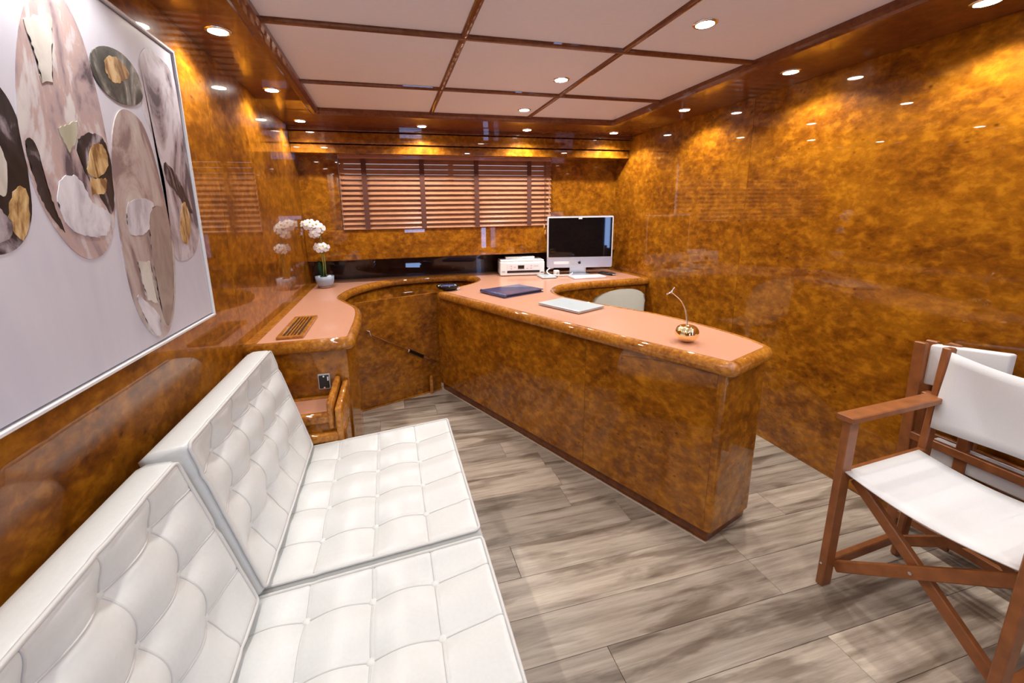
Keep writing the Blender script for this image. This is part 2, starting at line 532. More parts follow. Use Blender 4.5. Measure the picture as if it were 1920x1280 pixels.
obj('wall_panel', box(DX0, DX1, YF - .05, YF, DZ1, ZS + .06), 'burl', wf)
dr = struct('door_1', box(DX0, DX1, YF - .045, YF - .01, 0, .62), 'soffit_wood')
for a in ((DX0, DX0 + .05, .62, DZ1), (DX1 - .05, DX1, .62, DZ1), (DX0 + .05, DX1 - .05, DZ1 - .09, DZ1)):
    obj('door_frame', box(a[0], a[1], YF - .045, YF - .01, a[2], a[3]), 'soffit_wood', dr)
obj('door_glass', box(DX0 + .05, DX1 - .05, YF - .035, YF - .025, .62, DZ1 - .09), 'daylight', dr)

# ------------------------------------------------------------------ ceiling
ceil = struct('ceiling', box(XL - .05, XR + .05, YF - .05, YN, ZC + .02, ZC + .06), 'dark_void')
TX0, TX1, TY1 = -0.372, 1.622, 2.865    # opening of the tray
TY0 = -1.25
for a in ((XL, TX0, YF, YN), (TX1, XR, YF, YN), (TX0, TX1, TY1, YN), (TX0, TX1, YF, TY0)):
    obj('soffit', box(a[0], a[1], a[2], a[3], ZS, ZC + .02), 'soffit_wood', ceil)
# moulding round the tray
def rrect(x0, x1, y0, y1, r):
    P = [Vector((x0, y0)), Vector((x1, y0)), Vector((x1, y1)), Vector((x0, y1))]
    out = []
    for i in range(4):
        out += corner(P[i - 1], P[i], P[(i + 1) % 4], r, 5)
    return out
loop = rrect(TX0, TX1, TY0, TY1, .03)
loop = loop + [loop[0]]
obj('tray_moulding', sweep_profile(loop, [(-.034, ZS + .001), (-.034, ZS - .006), (-.022, ZS - .012), (-.004, ZS - .012), (.004, ZS - .004), (.014, ZS + .004), (.014, ZC + .01), (-.03, ZC + .01)]), 'batten_wood', ceil)
GX = [TX0, .319, .978, TX1]
GY = [TY0]
g = 1.666 - .656 * 4
while g < 2.4:
    GY.append(g); g += .656
GY.append(TY1)
for i in range(3):
    for j in range(len(GY) - 1):
        obj('ceiling_panel', box(GX[i] + .003, GX[i + 1] - .003, GY[j] + .003, GY[j + 1] - .003, ZC, ZC + .018, .002, 1), 'ceiling_white', ceil)
def half_round(a, b, r):
    nb = bmesh.new()
    a, b = Vector(a), Vector(b)
    d = (b - a).normalized(); s = d.cross(Vector((0, 0, 1)))
    R = []
    for p in (a, b):
        R.append([nb.verts.new(p + s * math.cos(t) * r + Vector((0, 0, -1)) * math.sin(t) * r * 0.9) for t in [PI * k / 8 for k in range(9)]])
    for k in range(8):
        nb.faces.new((R[0][k], R[0][k + 1], R[1][k + 1], R[1][k]))
    nb.faces.new(R[0]); nb.faces.new(R[1][::-1])
    nb.faces.new((R[0][0], R[1][0], R[1][8], R[0][8]))
    bmesh.ops.recalc_face_normals(nb, faces=nb.faces)
    return nb
for x in GX[1:-1]:
    obj('batten', half_round((x, TY0, ZC), (x, TY1, ZC), .014), 'batten_wood', ceil)
for yy in GY[1:-1]:
    obj('batten', half_round((TX0, yy, ZC - .0005), (TX1, yy, ZC - .0005), .016), 'batten_wood', ceil)

# ------------------------------------------------------------------ recessed spotlights
def downlight(x, y, z, label, group, power=1.0):
    t = thing('recessed_spotlight', label, 'spotlight', (x, y, z), group)
    bm = lathe([(.031, -.004), (.038, -.004), (.042, -.0015), (.042, .0), (.031, .0), (.031, -.004)], (x, y, z), 24)
    obj('bezel', bm, 'chrome', t, True)
    obj('lens', lathe([(0, -.005), (.018, -.004), (.0305, -.001), (.0305, .0), (0, 0.0)], (x, y, z), 20), 'lamp_glow', t, True)
    ld = bpy.data.lights.new('spot_beam', 'SPOT')
    ld.energy = LAMP_W * power
    ld.color = (1.0, 0.965, 0.915)
    ld.spot_size = math.radians(142)
    ld.spot_blend = 0.45
    ld.shadow_soft_size = 0.022
    lo = bpy.data.objects.new('spot_beam', ld)
    COL.objects.link(lo)
    lo.parent = t
    lo.location = (0, 0, -.012)
G1, G2, G3 = 'spotlights in the wood soffit', 'spotlights in the ceiling panels', 'spotlights behind the viewpoint'
for y, lab in ((1.74, 'recessed spotlight in the left soffit above the painting'), (2.43, 'middle recessed spotlight of the left soffit'),
               (3.13, 'recessed spotlight in the far left corner of the soffit')):
    downlight(-.512, y, ZS, lab, G1)
for x, lab in ((.282, 'recessed spotlight over the left half of the blind'), (1.069, 'recessed spotlight over the right half of the blind'),
               (1.80, 'recessed spotlight in the far right corner of the soffit')):
    downlight(x, 3.165, ZS, lab, G1, 1.6)
for y, lab in ((2.40, 'recessed spotlight in the right soffit, second from the far corner'), (1.68, 'recessed spotlight in the right soffit, third from the far corner'),
               (1.02, 'recessed spotlight in the right soffit at the upper right edge of view')):
    downlight(1.85, y, ZS, lab, G1, 1.3)
for x, y, lab in ((1.13, 1.39, 'spotlight in the white ceiling panel nearest the right wall'), (.877, 2.07, 'spotlight in the middle white ceiling panel'),
                  (.887, 2.68, 'spotlight in the far white ceiling panel')):
    downlight(x, y, ZC, lab, G2, .8)
for x, y in ((-.512, 1.02), (-.512, .3), (-.512, -.5), (1.85, .3), (1.85, -.5), (.6, -1.0), (.2, .7), (1.13, .4), (.6, -.2)):
    downlight(x, y, ZS if (x < -.4 or x > 1.8) else ZC, 'recessed spotlight outside the picture behind the viewpoint', G3, .8)

# ================================================================== WORKTOP (continuous) AND CABINETS
left_run = [Vector((XL + .006, 1.872))] + corner((-.5, 1.872), (-.178, 1.872), (-.172, 2.2), .055, 6)
left_run += smooth_path([(-.170, 2.20), (-.176, 2.40), (-.200, 2.565), (-.273, 2.748), (-.325, 2.890), (-.323, 3.00), (-.279, 3.193), (-.173, 3.396),
                         (-.015, 3.565), (.17, 3.635), (.40, 3.665), (.59, 3.63), (.672, 3.55), (.695, 3.43), (.668, 3.29), (.583, 3.165), (.474, 3.062), (.365, 2.962)], 6)
tip = corner((.365, 2.962), (.308, 2.910), (.643, 2.155), .022, 5)
front = smooth_path([(.335, 2.848), (.645, 2.152), (.92, 1.568), (1.09, 1.215)], 3)
c1 = corner((1.09, 1.215), (1.137, 1.110), (1.43, 1.222), .045, 6)
c2 = corner((1.3, 1.172), (1.452, 1.232), (1.466, 1.42), .045, 6)
inner = smooth_path([(1.464, 1.34), (1.462, 1.45), (1.445, 1.575), (1.405, 1.755), (1.348, 1.910), (1.180, 2.226), (1.095, 2.445), (1.086, 2.555), (1.108, 2.665),
                     (1.180, 2.785), (1.290, 2.862), (1.50, 2.905), (1.76, 2.915), (XR - .006, 2.935)], 5)
path = left_run + tip + front + c1 + c2 + inner
# drop near-duplicate points
pp = [path[0]]
for p in path[1:]:
    if (p - pp[-1]).length > .004:
        pp.append(p)
path = pp
wt = thing('worktop', 'salmon pink worktop with rounded burl edge curving from left wall to desk', 'worktop', (0.6, 2.6, .72))
EDGE = .036
ins = clean(offset(path, EDGE - .004))
poly = [(q.x, q.y) for q in ins] + [(XR - .006, YN - .021), (XL + .006, YN - .021)]
bm = bmesh.new()
from mathutils.geometry import tessellate_polygon
tris = tessellate_polygon([[Vector((x, y, 0)) for x, y in poly]])
hi_ = [bm.verts.new((x, y, ZT)) for x, y in poly]
lo_ = [bm.verts.new((x, y, ZT - .04)) for x, y in poly]
for a, b, c in tris:
    bm.faces.new((hi_[a], hi_[b], hi_[c])); bm.faces.new((lo_[c], lo_[b], lo_[a]))
for a in range(len(poly)):
    b = (a + 1) % len(poly)
    bm.faces.new((hi_[a], hi_[b], lo_[b], lo_[a]))
bmesh.ops.recalc_face_normals(bm, faces=bm.faces)
obj('top_surface', bm, 'pink_top', wt)
prof = [(EDGE, ZT + .0005), (EDGE - .004, ZT + .0025), (.024, ZT + .003), (.011, ZT - .003), (.003, ZT - .014), (0, ZT - .028), (.003, ZT - .042), (.011, ZT - .051), (.022, ZT - .055), (EDGE, ZT - .055)]
ed = obj('edge_nosing', sweep_profile(path, prof), 'burl_edge', wt, True)
obj('wall_strip', box(XL + .006, XL + .052, 1.905, YN - .03, ZT + .0003, ZT + .004, .001, 1), 'burl_edge', wt)
obj('wall_strip', box(XR - .05, XR - .006, 2.97, YN - .03, ZT + .0003, ZT + .004, .001, 1), 'burl_edge', wt)

# --- left cabinet
n_left = max(i for i, p in enumerate(path) if p.y < 2.92 and p.x < -.1)
body = offset(path, .04)
lc = thing('left_cabinet', 'burl wood cabinet with rounded corner below the left counter by the sofa', 'cabinet', (-.4, 2.3, 0))
poly = [(max(q.x, XL + .010), q.y) for q in body[:n_left]] + [(XL + .010, body[n_left].y)]
obj('body', prism(poly, .075, ZT - .056), 'burl', lc)
poly2 = [(max(q.x, XL + .010), q.y) for q in offset(path, .075)[:n_left]] + [(XL + .010, body[n_left].y)]
obj('plinth', prism(poly2, 0.0, .075), 'soffit_wood', lc)

# --- locker front: sloping curved panel closing the recess
i0 = n_left
i1 = max(i for i, p in enumerate(path) if i < len(left_run) and p.y > 3.30)
top = body[i0:i1]
lf = thing('locker_front', 'dark burl wood panel closing the curved recess between left counter and desk', 'panel', (0.03, 2.95, 0))
A, B = Vector((-.262, 2.785)), Vector((.318, 3.012))
nb_ = Vector((.365, -.931, 0))
# upright flap in front, the hollow curved wall of the knee space behind it
m_ = .757 / 2 + .002
obj('flap', bar((A.x, A.y, m_), (B.x, B.y, m_), .755, .012, up=nb_, bev=.002), 'burl', lf)
bm = bmesh.new()
inn = offset(top, .012)
r0 = [[bm.verts.new((p.x, p.y, z)) for p in P] for P, z in ((top, .002), (top, ZT - .058), (inn, ZT - .058), (inn, .002))]
for a in range(4):
    for k in range(len(top) - 1):
        bm.faces.new((r0[a][k], r0[a][k + 1], r0[(a + 1) % 4][k + 1], r0[(a + 1) % 4][k]))
for k in (0, -1):
    bm.faces.new([r0[a][k] for a in range(4)])
bmesh.ops.recalc_face_normals(bm, faces=bm.faces)
obj('curved_wall', bm, 'burl', lf, True)
obj('floor_strip', bar((A.x + .006, A.y - .013, .004), (B.x + .004, B.y - .014, .004), .012, .008, bev=.001), 'burl_edge', lf)
# latch post on the right
bm = box(.226, .252, 2.930, 2.956, 0, .125, .006)
lp = obj('latch_post', bm, 'burl_edge', lf)
obj('post_cap', lathe([(0, .020), (.008, .018), (.011, .008), (.010, 0)], (.239, 2.943, .123), 14), 'burl_edge', lp, True)
# gas strut
sp, sq = Vector((-.176, 2.796, .542)), Vector((.283, 2.976, .233))
d = (sq - sp)
st = obj('gas_strut', tube([sp + d * .03, sp + d * .58], .0045), 'soffit_wood', lf, True)
obj('cylinder', tube([sp + d * .56, sp + d * .575, sp + d * .576, sp + d * .79], [.014, .015, .012, .012], 14), 'black_plastic', st, True)
obj('collar', tube([sp + d * .555, sp + d * .575], .0155, 14), 'chrome', st, True)
obj('rod', tube([sp + d * .78, sp + d * 1.0], .007, 10), 'soffit_wood', st, True)
obj('end_fitting', tube([sp - d * .02 + Vector((-.004, 0, .02)), sp + Vector((.012, 0, .012)), sp + d * .03 + Vector((.004, 0, -.012))], [.005, .009, .008], 10), 'chrome', st, True)

# --- desk
dk = thing('desk', 'long angled burl wood desk base standing across the floor', 'desk', (.8, 2.0, 0))
PB = Vector((1.160, 1.179))
dv = Vector((-.4136, .9105)); nv = Vector((-.9105, -.4136)); ev = Vector((.952, .300)).normalized()
def desk_poly(off_front, off_end, r):
    c = PB + nv * off_front
    # corner: shift along the front line so the end face moves too
    c = c - dv * off_end
    far = PB + nv * off_front + dv * 2.0
    far2 = far + Vector((.03, .03))
    e2 = c + ev * .285
    P = [far] + corner(far, c, e2, r, 5) + corner(c, e2, e2 + Vector((.02, .3)), .012, 3)
    P += [Vector((1.425 - .02, 1.45)), Vector((1.36 - .02, 1.75)), Vector((1.29, 1.93)), Vector((1.13, 2.24)), Vector((1.05, 2.45)), Vector((1.04, 2.54)), Vector((1.0, 2.62)), Vector((.62, 2.98)), Vector((.45, 3.0))]
    return [(p.x, p.y) for p in P]
obj('body', prism(desk_poly(.020, .014, .022), .062, ZT - .056), 'burl', dk)
obj('plinth', prism(desk_poly(-.004, -.006, .01), 0, .064), 'soffit_wood', dk)
# two veneer leaves on the long front
for a, b in ((0.012, .62), (.6215, 1.96)):
    p, q = PB + nv * .0205 + dv * a, PB + nv * .0205 + dv * b
    n3 = Vector((nv.x, nv.y, 0))
    bm = bar((p.x, p.y, (.064 + ZT - .058) / 2), (q.x, q.y, (.064 + ZT - .058) / 2), ZT - .058 - .064, .003, up=n3, bev=.0008)
    obj('veneer_panel', bm, 'burl', dk)
p, q = PB - nv * 0.0, PB + dv * 1.98
obj('caulk_line', bar((PB.x + nv.x * .007, PB.y + nv.y * .007, .002), (q.x + nv.x * .007, q.y + nv.y * .007, .002), .005, .004, bev=.0005), 'caulk', dk)

# --- right cabinet under the computer
n_r = min(i for i, p in enumerate(path) if i > len(left_run) + 20 and p.y > 2.70)
rc = thing('right_cabinet', 'burl wood cabinet with doors under the computer by the right wall', 'cabinet', (1.6, 3.2, 0))
bp_ = [Vector((min(q.x, XR - .010), q.y)) for q in offset(path, .045)[n_r:]]
poly = [(q.x, q.y) for q in bp_] + [(XR - .010, YN - .03), (1.14, YN - .03)]
obj('body', prism(poly, .07, ZT - .056), 'burl', rc)
poly = [(q.x, q.y) for q in offset(path, .085)[n_r:]] + [(XR - .010, YN - .03), (1.18, YN - .03)]
obj('plinth', prism(poly, 0, .07), 'soffit_wood', rc)
for a, b in ((1.42, 1.735), (1.738, 2.035)):
    ya = 2.945 if a < 1.6 else 2.958
    yb = 2.957 if a < 1.6 else 2.975
    dd = obj('door', bar((a, ya - .006, .40), (b, yb - .006, .40), .64, .012, up=(0, -1, 0), bev=.002), 'burl', rc)
    hx = b - .04 if a < 1.6 else a + .04
    obj('door_knob', tube([(hx, ya - .004, .62), (hx, ya - .03, .62)], [.006, .011], 10), 'chrome', dd, True)

# vent grille in the left counter
vg = thing('vent_grille', 'rectangular burl wood air grille set in the left counter', 'grille', (-.457, 2.148, ZT + .0006))
ZV = ZT + .0006
x0, x1, y0, y1 = -.513, -.400, 1.945, 2.350
bm = box(x0, x1, y0, y0 + .02, ZV, ZV + .012, .003)
box(x0, x1, y1 - .02, y1, ZV, ZV + .012, .003, bm=bm)
box(x0, x0 + .02, y0 + .015, y1 - .015, ZV, ZV + .012, .003, bm=bm)
box(x1 - .02, x1, y0 + .015, y1 - .015, ZV, ZV + .012, .003, bm=bm)
obj('frame', bm, 'burl_edge', vg)
obj('dark_duct', box(x0 + .015, x1 - .015, y0 + .015, y1 - .015, ZV, ZV + .002), 'dark_void', vg)
for k in range(4):
    cx = x0 + .02 + (x1 - x0 - .04) * (k + 1) / 5
    obj('slat', box(cx - .0035, cx + .0035, y0 + .018, y1 - .018, ZV + .002, ZV + .011, .001, 1), 'burl_edge', vg)

# power socket on the left cabinet
sk = thing('power_socket', 'black power socket on the front of the left cabinet', 'socket', (-.326, 1.908, .545))
obj('plate', box(-.352, -.300, 1.902, 1.912, .543, .617, .004), 'grey_plastic', sk)
obj('insert', box(-.347, -.305, 1.899, 1.904, .549, .611, .003), 'black_plastic', sk)
obj('screw', tube([(-.326, 1.901, .607), (-.326, 1.8965, .607)], .004, 10), 'chrome', sk)
obj('screw', tube([(-.326, 1.901, .554), (-.326, 1.8965, .554)], .004, 10), 'chrome', sk)
obj('switch', box(-.312, -.306, 1.896, 1.901, .585, .604, .001, 1), 'white_plastic', sk)

# stepped side ledge between sofa and left cabinet
sl = thing('side_ledge', 'small stepped burl wood ledge with pink top between sofa and left cabinet', 'ledge', (-.43, 1.8, 0))
obj('body', box(XL + .012, -.250, 1.722, 1.905, 0, .495, .004), 'burl', sl)
obj('top_inlay', box(XL + .02, -.300, 1.735, 1.885, .495, .508, .002), 'pink_top', sl)
obj('front_nosing', box(XL + .012, -.285, 1.706, 1.742, .466, .514, .014, 4), 'burl_edge', sl, True)
obj('lower_nosing', box(XL + .012, -.255, 1.694, 1.726, .385, .430, .012, 4), 'burl_edge', sl, True)
obj('back_strip', box(XL + .012, -.29, 1.880, 1.9045, .503, .514, .003), 'burl_edge', sl)
def rail(name, x0, x1, y0, z0, z1):
    bm = box(x0, x1, y0, 1.9045, z0, z1, .0115, 4)
    for v in bm.verts:          # the top falls and the rail leans out towards its front end
        t = (1.9045 - v.co.y) / .2
        v.co.x -= .016 * t
        v.co.z -= .045 * t * (v.co.z - z0) / (z1 - z0)
    obj(name, bm, 'burl_edge', sl, True)
rail('inner_rail', -.281, -.255, 1.706, .440, .606)
rail('outer_rail', -.248, -.222, 1.694, .380, .584)
obj('side_cheek', box(-.266, -.226, 1.720, 1.9045, 0, .43, .008, 3), 'burl', sl)

# ================================================================== BLIND
bl = thing('venetian_blind', 'brown wooden venetian blind with four dark tapes covering the window', 'blind', ((WX0 + WX1) / 2, 3.515, 1.21))
BX0, BX1 = -.337, 1.402
obj('headrail', box(BX0, BX1, 3.488, 3.528, 1.745, 1.785, .003), 'slat_wood', bl)
NS = 14
z0, z1 = 1.226, 1.728
tilt = math.radians(52)
sm = None
for k in range(NS):
    z = z0 + (z1 - z0) * k / (NS - 1)
    if sm is None:
        bm = box(BX0, BX1, -.025, .025, -.0015, .0015, .0008, 1)
        bmesh.ops.rotate(bm, verts=bm.verts, cent=(0, 0, 0), matrix=Matrix.Rotation(tilt, 3, 'X'))
        bmesh.ops.translate(bm, verts=bm.verts, vec=(-(BX0 + BX1) / 2, 0, 0))
        sm = bpy.data.meshes.new('slat')
        bm.to_mesh(sm); bm.free(); sm.materials.append(MATS['slat_wood'])
    link('slat', sm, ((BX0 + BX1) / 2, 3.509, z), bl)
obj('bottom_rail', box(BX0, BX1, 3.489, 3.529, 1.2065, 1.216, .002), 'slat_wood', bl)
for x in (-.152, .292, .737, 1.198):
    bm = box(x - .019, x + .019, 3.4868, 3.4882, 1.212, 1.745)
    obj('ladder_tape', bm, 'tape_cloth', bl)
for x, zb in ((1.335, 1.185), (1.345, 1.135), (1.378, 1.40)):
    c = obj('pull_cord', tube([(x, 3.484, 1.745), (x, 3.482, zb + .03)], .0016, 6), 'tape_cloth', bl)
    obj('tassel', lathe([(0, .042), (.004, .04), (.006, .03), (.009, .012), (.008, .004), (0, 0)], (x, 3.482, zb - .008), 12), 'tassel_wood', c, True)
c = obj('pull_cord', tube([(-.33, 3.484, 1.745), (-.33, 3.482, 1.22)], .0016, 6), 'tape_cloth', bl)

# ================================================================== PAINTING
PXF = XL + .006
pt = thing('painting', 'large abstract painting of overlapping pebbles on a pale ground in thin white frame', 'painting', (PXF, 1.0, .99))
PY0, PY1, PZ0, PZ1 = .36, 1.592, .985, 1.812
obj('canvas', box(PXF + .004, PXF + .026, PY0 + .012, PY1 - .012, PZ0 + .012, PZ1 - .012), 'paint_ground', pt)
obj('backing', box(PXF, PXF + .012, PY0 + .004, PY1 - .004, PZ0 + .004, PZ1 - .004), 'frame_shadow', pt)
for a in ((PY0, PY1, PZ0, PZ0 + .007), (PY0, PY1, PZ1 - .007, PZ1), (PY0, PY0 + .007, PZ0 + .007, PZ1 - .007), (PY1 - .007, PY1, PZ0 + .007, PZ1 - .007)):
    obj('frame_strip', box(PXF, PXF + .032, a[0], a[1], a[2], a[3], .001, 1), 'frame_white', pt)
NB = [0]
def blob(name, pts, mat, lift, smooth=True):
    P = [Vector(p) for p in pts]
    if smooth:
        n = len(P)
        Q = []
        for i in range(n):
            p0, p1, p2, p3 = P[i - 1], P[i], P[(i + 1) % n], P[(i + 2) % n]
            for k in range(4):
                t = k / 4
                Q.append(0.5 * ((2 * p1) + (p2 - p0) * t + (2 * p0 - 5 * p1 + 4 * p2 - p3) * t * t + (3 * p1 - p0 - 3 * p2 + p3) * t ** 3))
        P = Q
    if name == 'paint_patch':      # torn, uneven edges of a palette knife stroke
        Q = []
        for i in range(len(P)):
            a, b = P[i], P[(i + 1) % len(P)]
            n = max(1, int((b - a).length / .006))
            for k in range(n):
                Q.append(a.lerp(b, k / n) + Vector((random.uniform(-.0022, .0022), random.uniform(-.0022, .0022))))
        P = Q
    NB[0] += 1
    lift = lift + NB[0] * .00006
    P = [Vector((min(max(q.x, PY0 + .013), PY1 - .013), min(max(q.y, PZ0 + .013), PZ1 - .013))) for q in P]
    bm = bmesh.new()
    vs = [bm.verts.new((PXF + .026 + lift, q.x, q.y)) for q in P]
    f = bm.faces.new(vs)
    bmesh.ops.triangulate(bm, faces=[f])
    r = bmesh.ops.extrude_face_region(bm, geom=list(bm.faces))
    bmesh.ops.translate(bm, verts=[v for v in r['geom'] if isinstance(v, bmesh.types.BMVert)], vec=(-lift - .001, 0, 0))
    bmesh.ops.recalc_face_normals(bm, faces=bm.faces)
    return obj(name, bm, mat, pt)
E1, E2, E3 = .0006, .0011, .0016
blob('painted_pebble', [(1.36, 1.60), (1.372, 1.70), (1.425, 1.762), (1.50, 1.765), (1.578, 1.72), (1.578, 1.489), (1.578, 1.30), (1.565, 1.25), (1.52, 1.205), (1.444, 1.188), (1.389, 1.207), (1.394, 1.282), (1.407, 1.43), (1.385, 1.53)], 'paint_mauve', E1)
blob('paint_patch', [(1.421, 1.468), (1.471, 1.451), (1.518, 1.392), (1.55, 1.33), (1.52, 1.34), (1.46, 1.39), (1.42, 1.42)], 'paint_dark', E2)
blob('paint_patch', [(1.482, 1.344), (1.513, 1.36), (1.525, 1.295), (1.48, 1.235), (1.446, 1.265)], 'paint_gold', E2)
blob('painted_pebble', [(.70, 1.50), (.78, 1.56), (.85, 1.57), (.908, 1.535), (.932, 1.50), (.938, 1.45), (.931, 1.388), (.919, 1.324), (.89, 1.28), (.845, 1.260), (.78, 1.27), (.72, 1.33), (.69, 1.42)], 'paint_dark', E1)
blob('paint_patch', [(.885, 1.35), (.91, 1.369), (.92, 1.352), (.906, 1.306), (.885, 1.28), (.868, 1.307)], 'paint_gold', E2)
blob('paint_patch', [(.83, 1.44), (.879, 1.435), (.892, 1.415), (.886, 1.376), (.868, 1.35), (.84, 1.38)], 'paint_cream', E2)
blob('paint_patch', [(.80, 1.36), (.84, 1.35), (.872, 1.31), (.86, 1.285), (.82, 1.28), (.78, 1.31)], 'paint_mauve', E2)
blob('painted_pebble', [(1.018, 1.699), (.975, 1.615), (.945, 1.521), (.934, 1.459), (.936, 1.38), (.955, 1.315), (.992, 1.259), (1.038, 1.233), (1.094, 1.245), (1.141, 1.302), (1.172, 1.398), (1.176, 1.479), (1.174, 1.589), (1.160, 1.69), (1.123, 1.75), (1.07, 1.755)], 'paint_rose', E1)
blob('paint_patch', [(1.072, 1.463), (1.121, 1.493), (1.170, 1.479), (1.163, 1.373), (1.139, 1.326), (1.113, 1.36), (1.079, 1.412)], 'paint_dark', E2)
blob('paint_patch', [(.941, 1.447), (.964, 1.446), (.966, 1.391), (.972, 1.344), (.985, 1.29), (.955, 1.33), (.942, 1.38)], 'paint_dark', E2)
blob('paint_patch', [(.995, 1.379), (1.051, 1.399), (1.083, 1.347), (1.130, 1.326), (1.105, 1.28), (1.03, 1.283), (.988, 1.315)], 'paint_white', E3)
blob('paint_patch', [(1.091, 1.424), (1.123, 1.471), (1.159, 1.471), (1.161, 1.432), (1.128, 1.406), (1.092, 1.403)], 'paint_gold', E3)
blob('paint_patch', [(1.091, 1.397), (1.145, 1.401), (1.129, 1.369), (1.085, 1.364)], 'paint_gold', E3, False)
blob('paint_patch', [(1.028, 1.485), (1.087, 1.512), (1.073, 1.469), (1.043, 1.444)], 'paint_green', E3, False)
blob('paint_patch', [(1.000, 1.66), (1.07, 1.700), (1.075, 1.69), (1.040, 1.57), (1.012, 1.561), (1.012, 1.604)], 'paint_cream', E3, False)
blob('painted_pebble', [(1.179, 1.667), (1.232, 1.700), (1.306, 1.708), (1.359, 1.682), (1.369, 1.632), (1.333, 1.600), (1.266, 1.585), (1.208, 1.594), (1.172, 1.622)], 'paint_olive', E2)
blob('paint_patch', [(1.222, 1.665), (1.266, 1.69), (1.317, 1.671), (1.298, 1.648), (1.238, 1.625)], 'paint_gold', E3)
blob('painted_pebble', [(1.195, 1.494), (1.226, 1.547), (1.261, 1.572), (1.306, 1.572), (1.346, 1.546), (1.372, 1.469), (1.388, 1.327), (1.388, 1.222), (1.354, 1.103), (1.3, 1.022), (1.244, 1.003), (1.195, 1.036), (1.161, 1.098), (1.151, 1.178), (1.153, 1.265), (1.161, 1.35), (1.171, 1.421)], 'paint_taupe', E2)
blob('paint_patch', [(1.209, 1.351), (1.308, 1.361), (1.322, 1.327), (1.282, 1.286), (1.195, 1.276)], 'paint_white', E3)
blob('paint_patch', [(1.296, 1.327), (1.37, 1.342), (1.381, 1.253), (1.343, 1.105), (1.286, 1.026), (1.266, 1.09), (1.271, 1.217)], 'paint_tan', E3)
blob('paint_patch', [(1.2, 1.211), (1.254, 1.205), (1.255, 1.135), (1.254, 1.093), (1.21, 1.115)], 'paint_cream', E3, False)
blob('paint_patch', [(1.17, 1.13), (1.215, 1.10), (1.25, 1.06), (1.24, 1.01), (1.20, 1.04)], 'paint_white', E3)

# ================================================================== SOFA
sb = thing('sofa_base', 'low burl wood bench base hidden under the white cushions', 'bench', (-.2, .95, 0))
obj('box', box(XL + .012, .13, .27, 1.69, .06, .238, .004), 'burl', sb)
obj('plinth', box(XL + .008, .09, .28, 1.68, 0, .06), 'soffit_wood', sb)

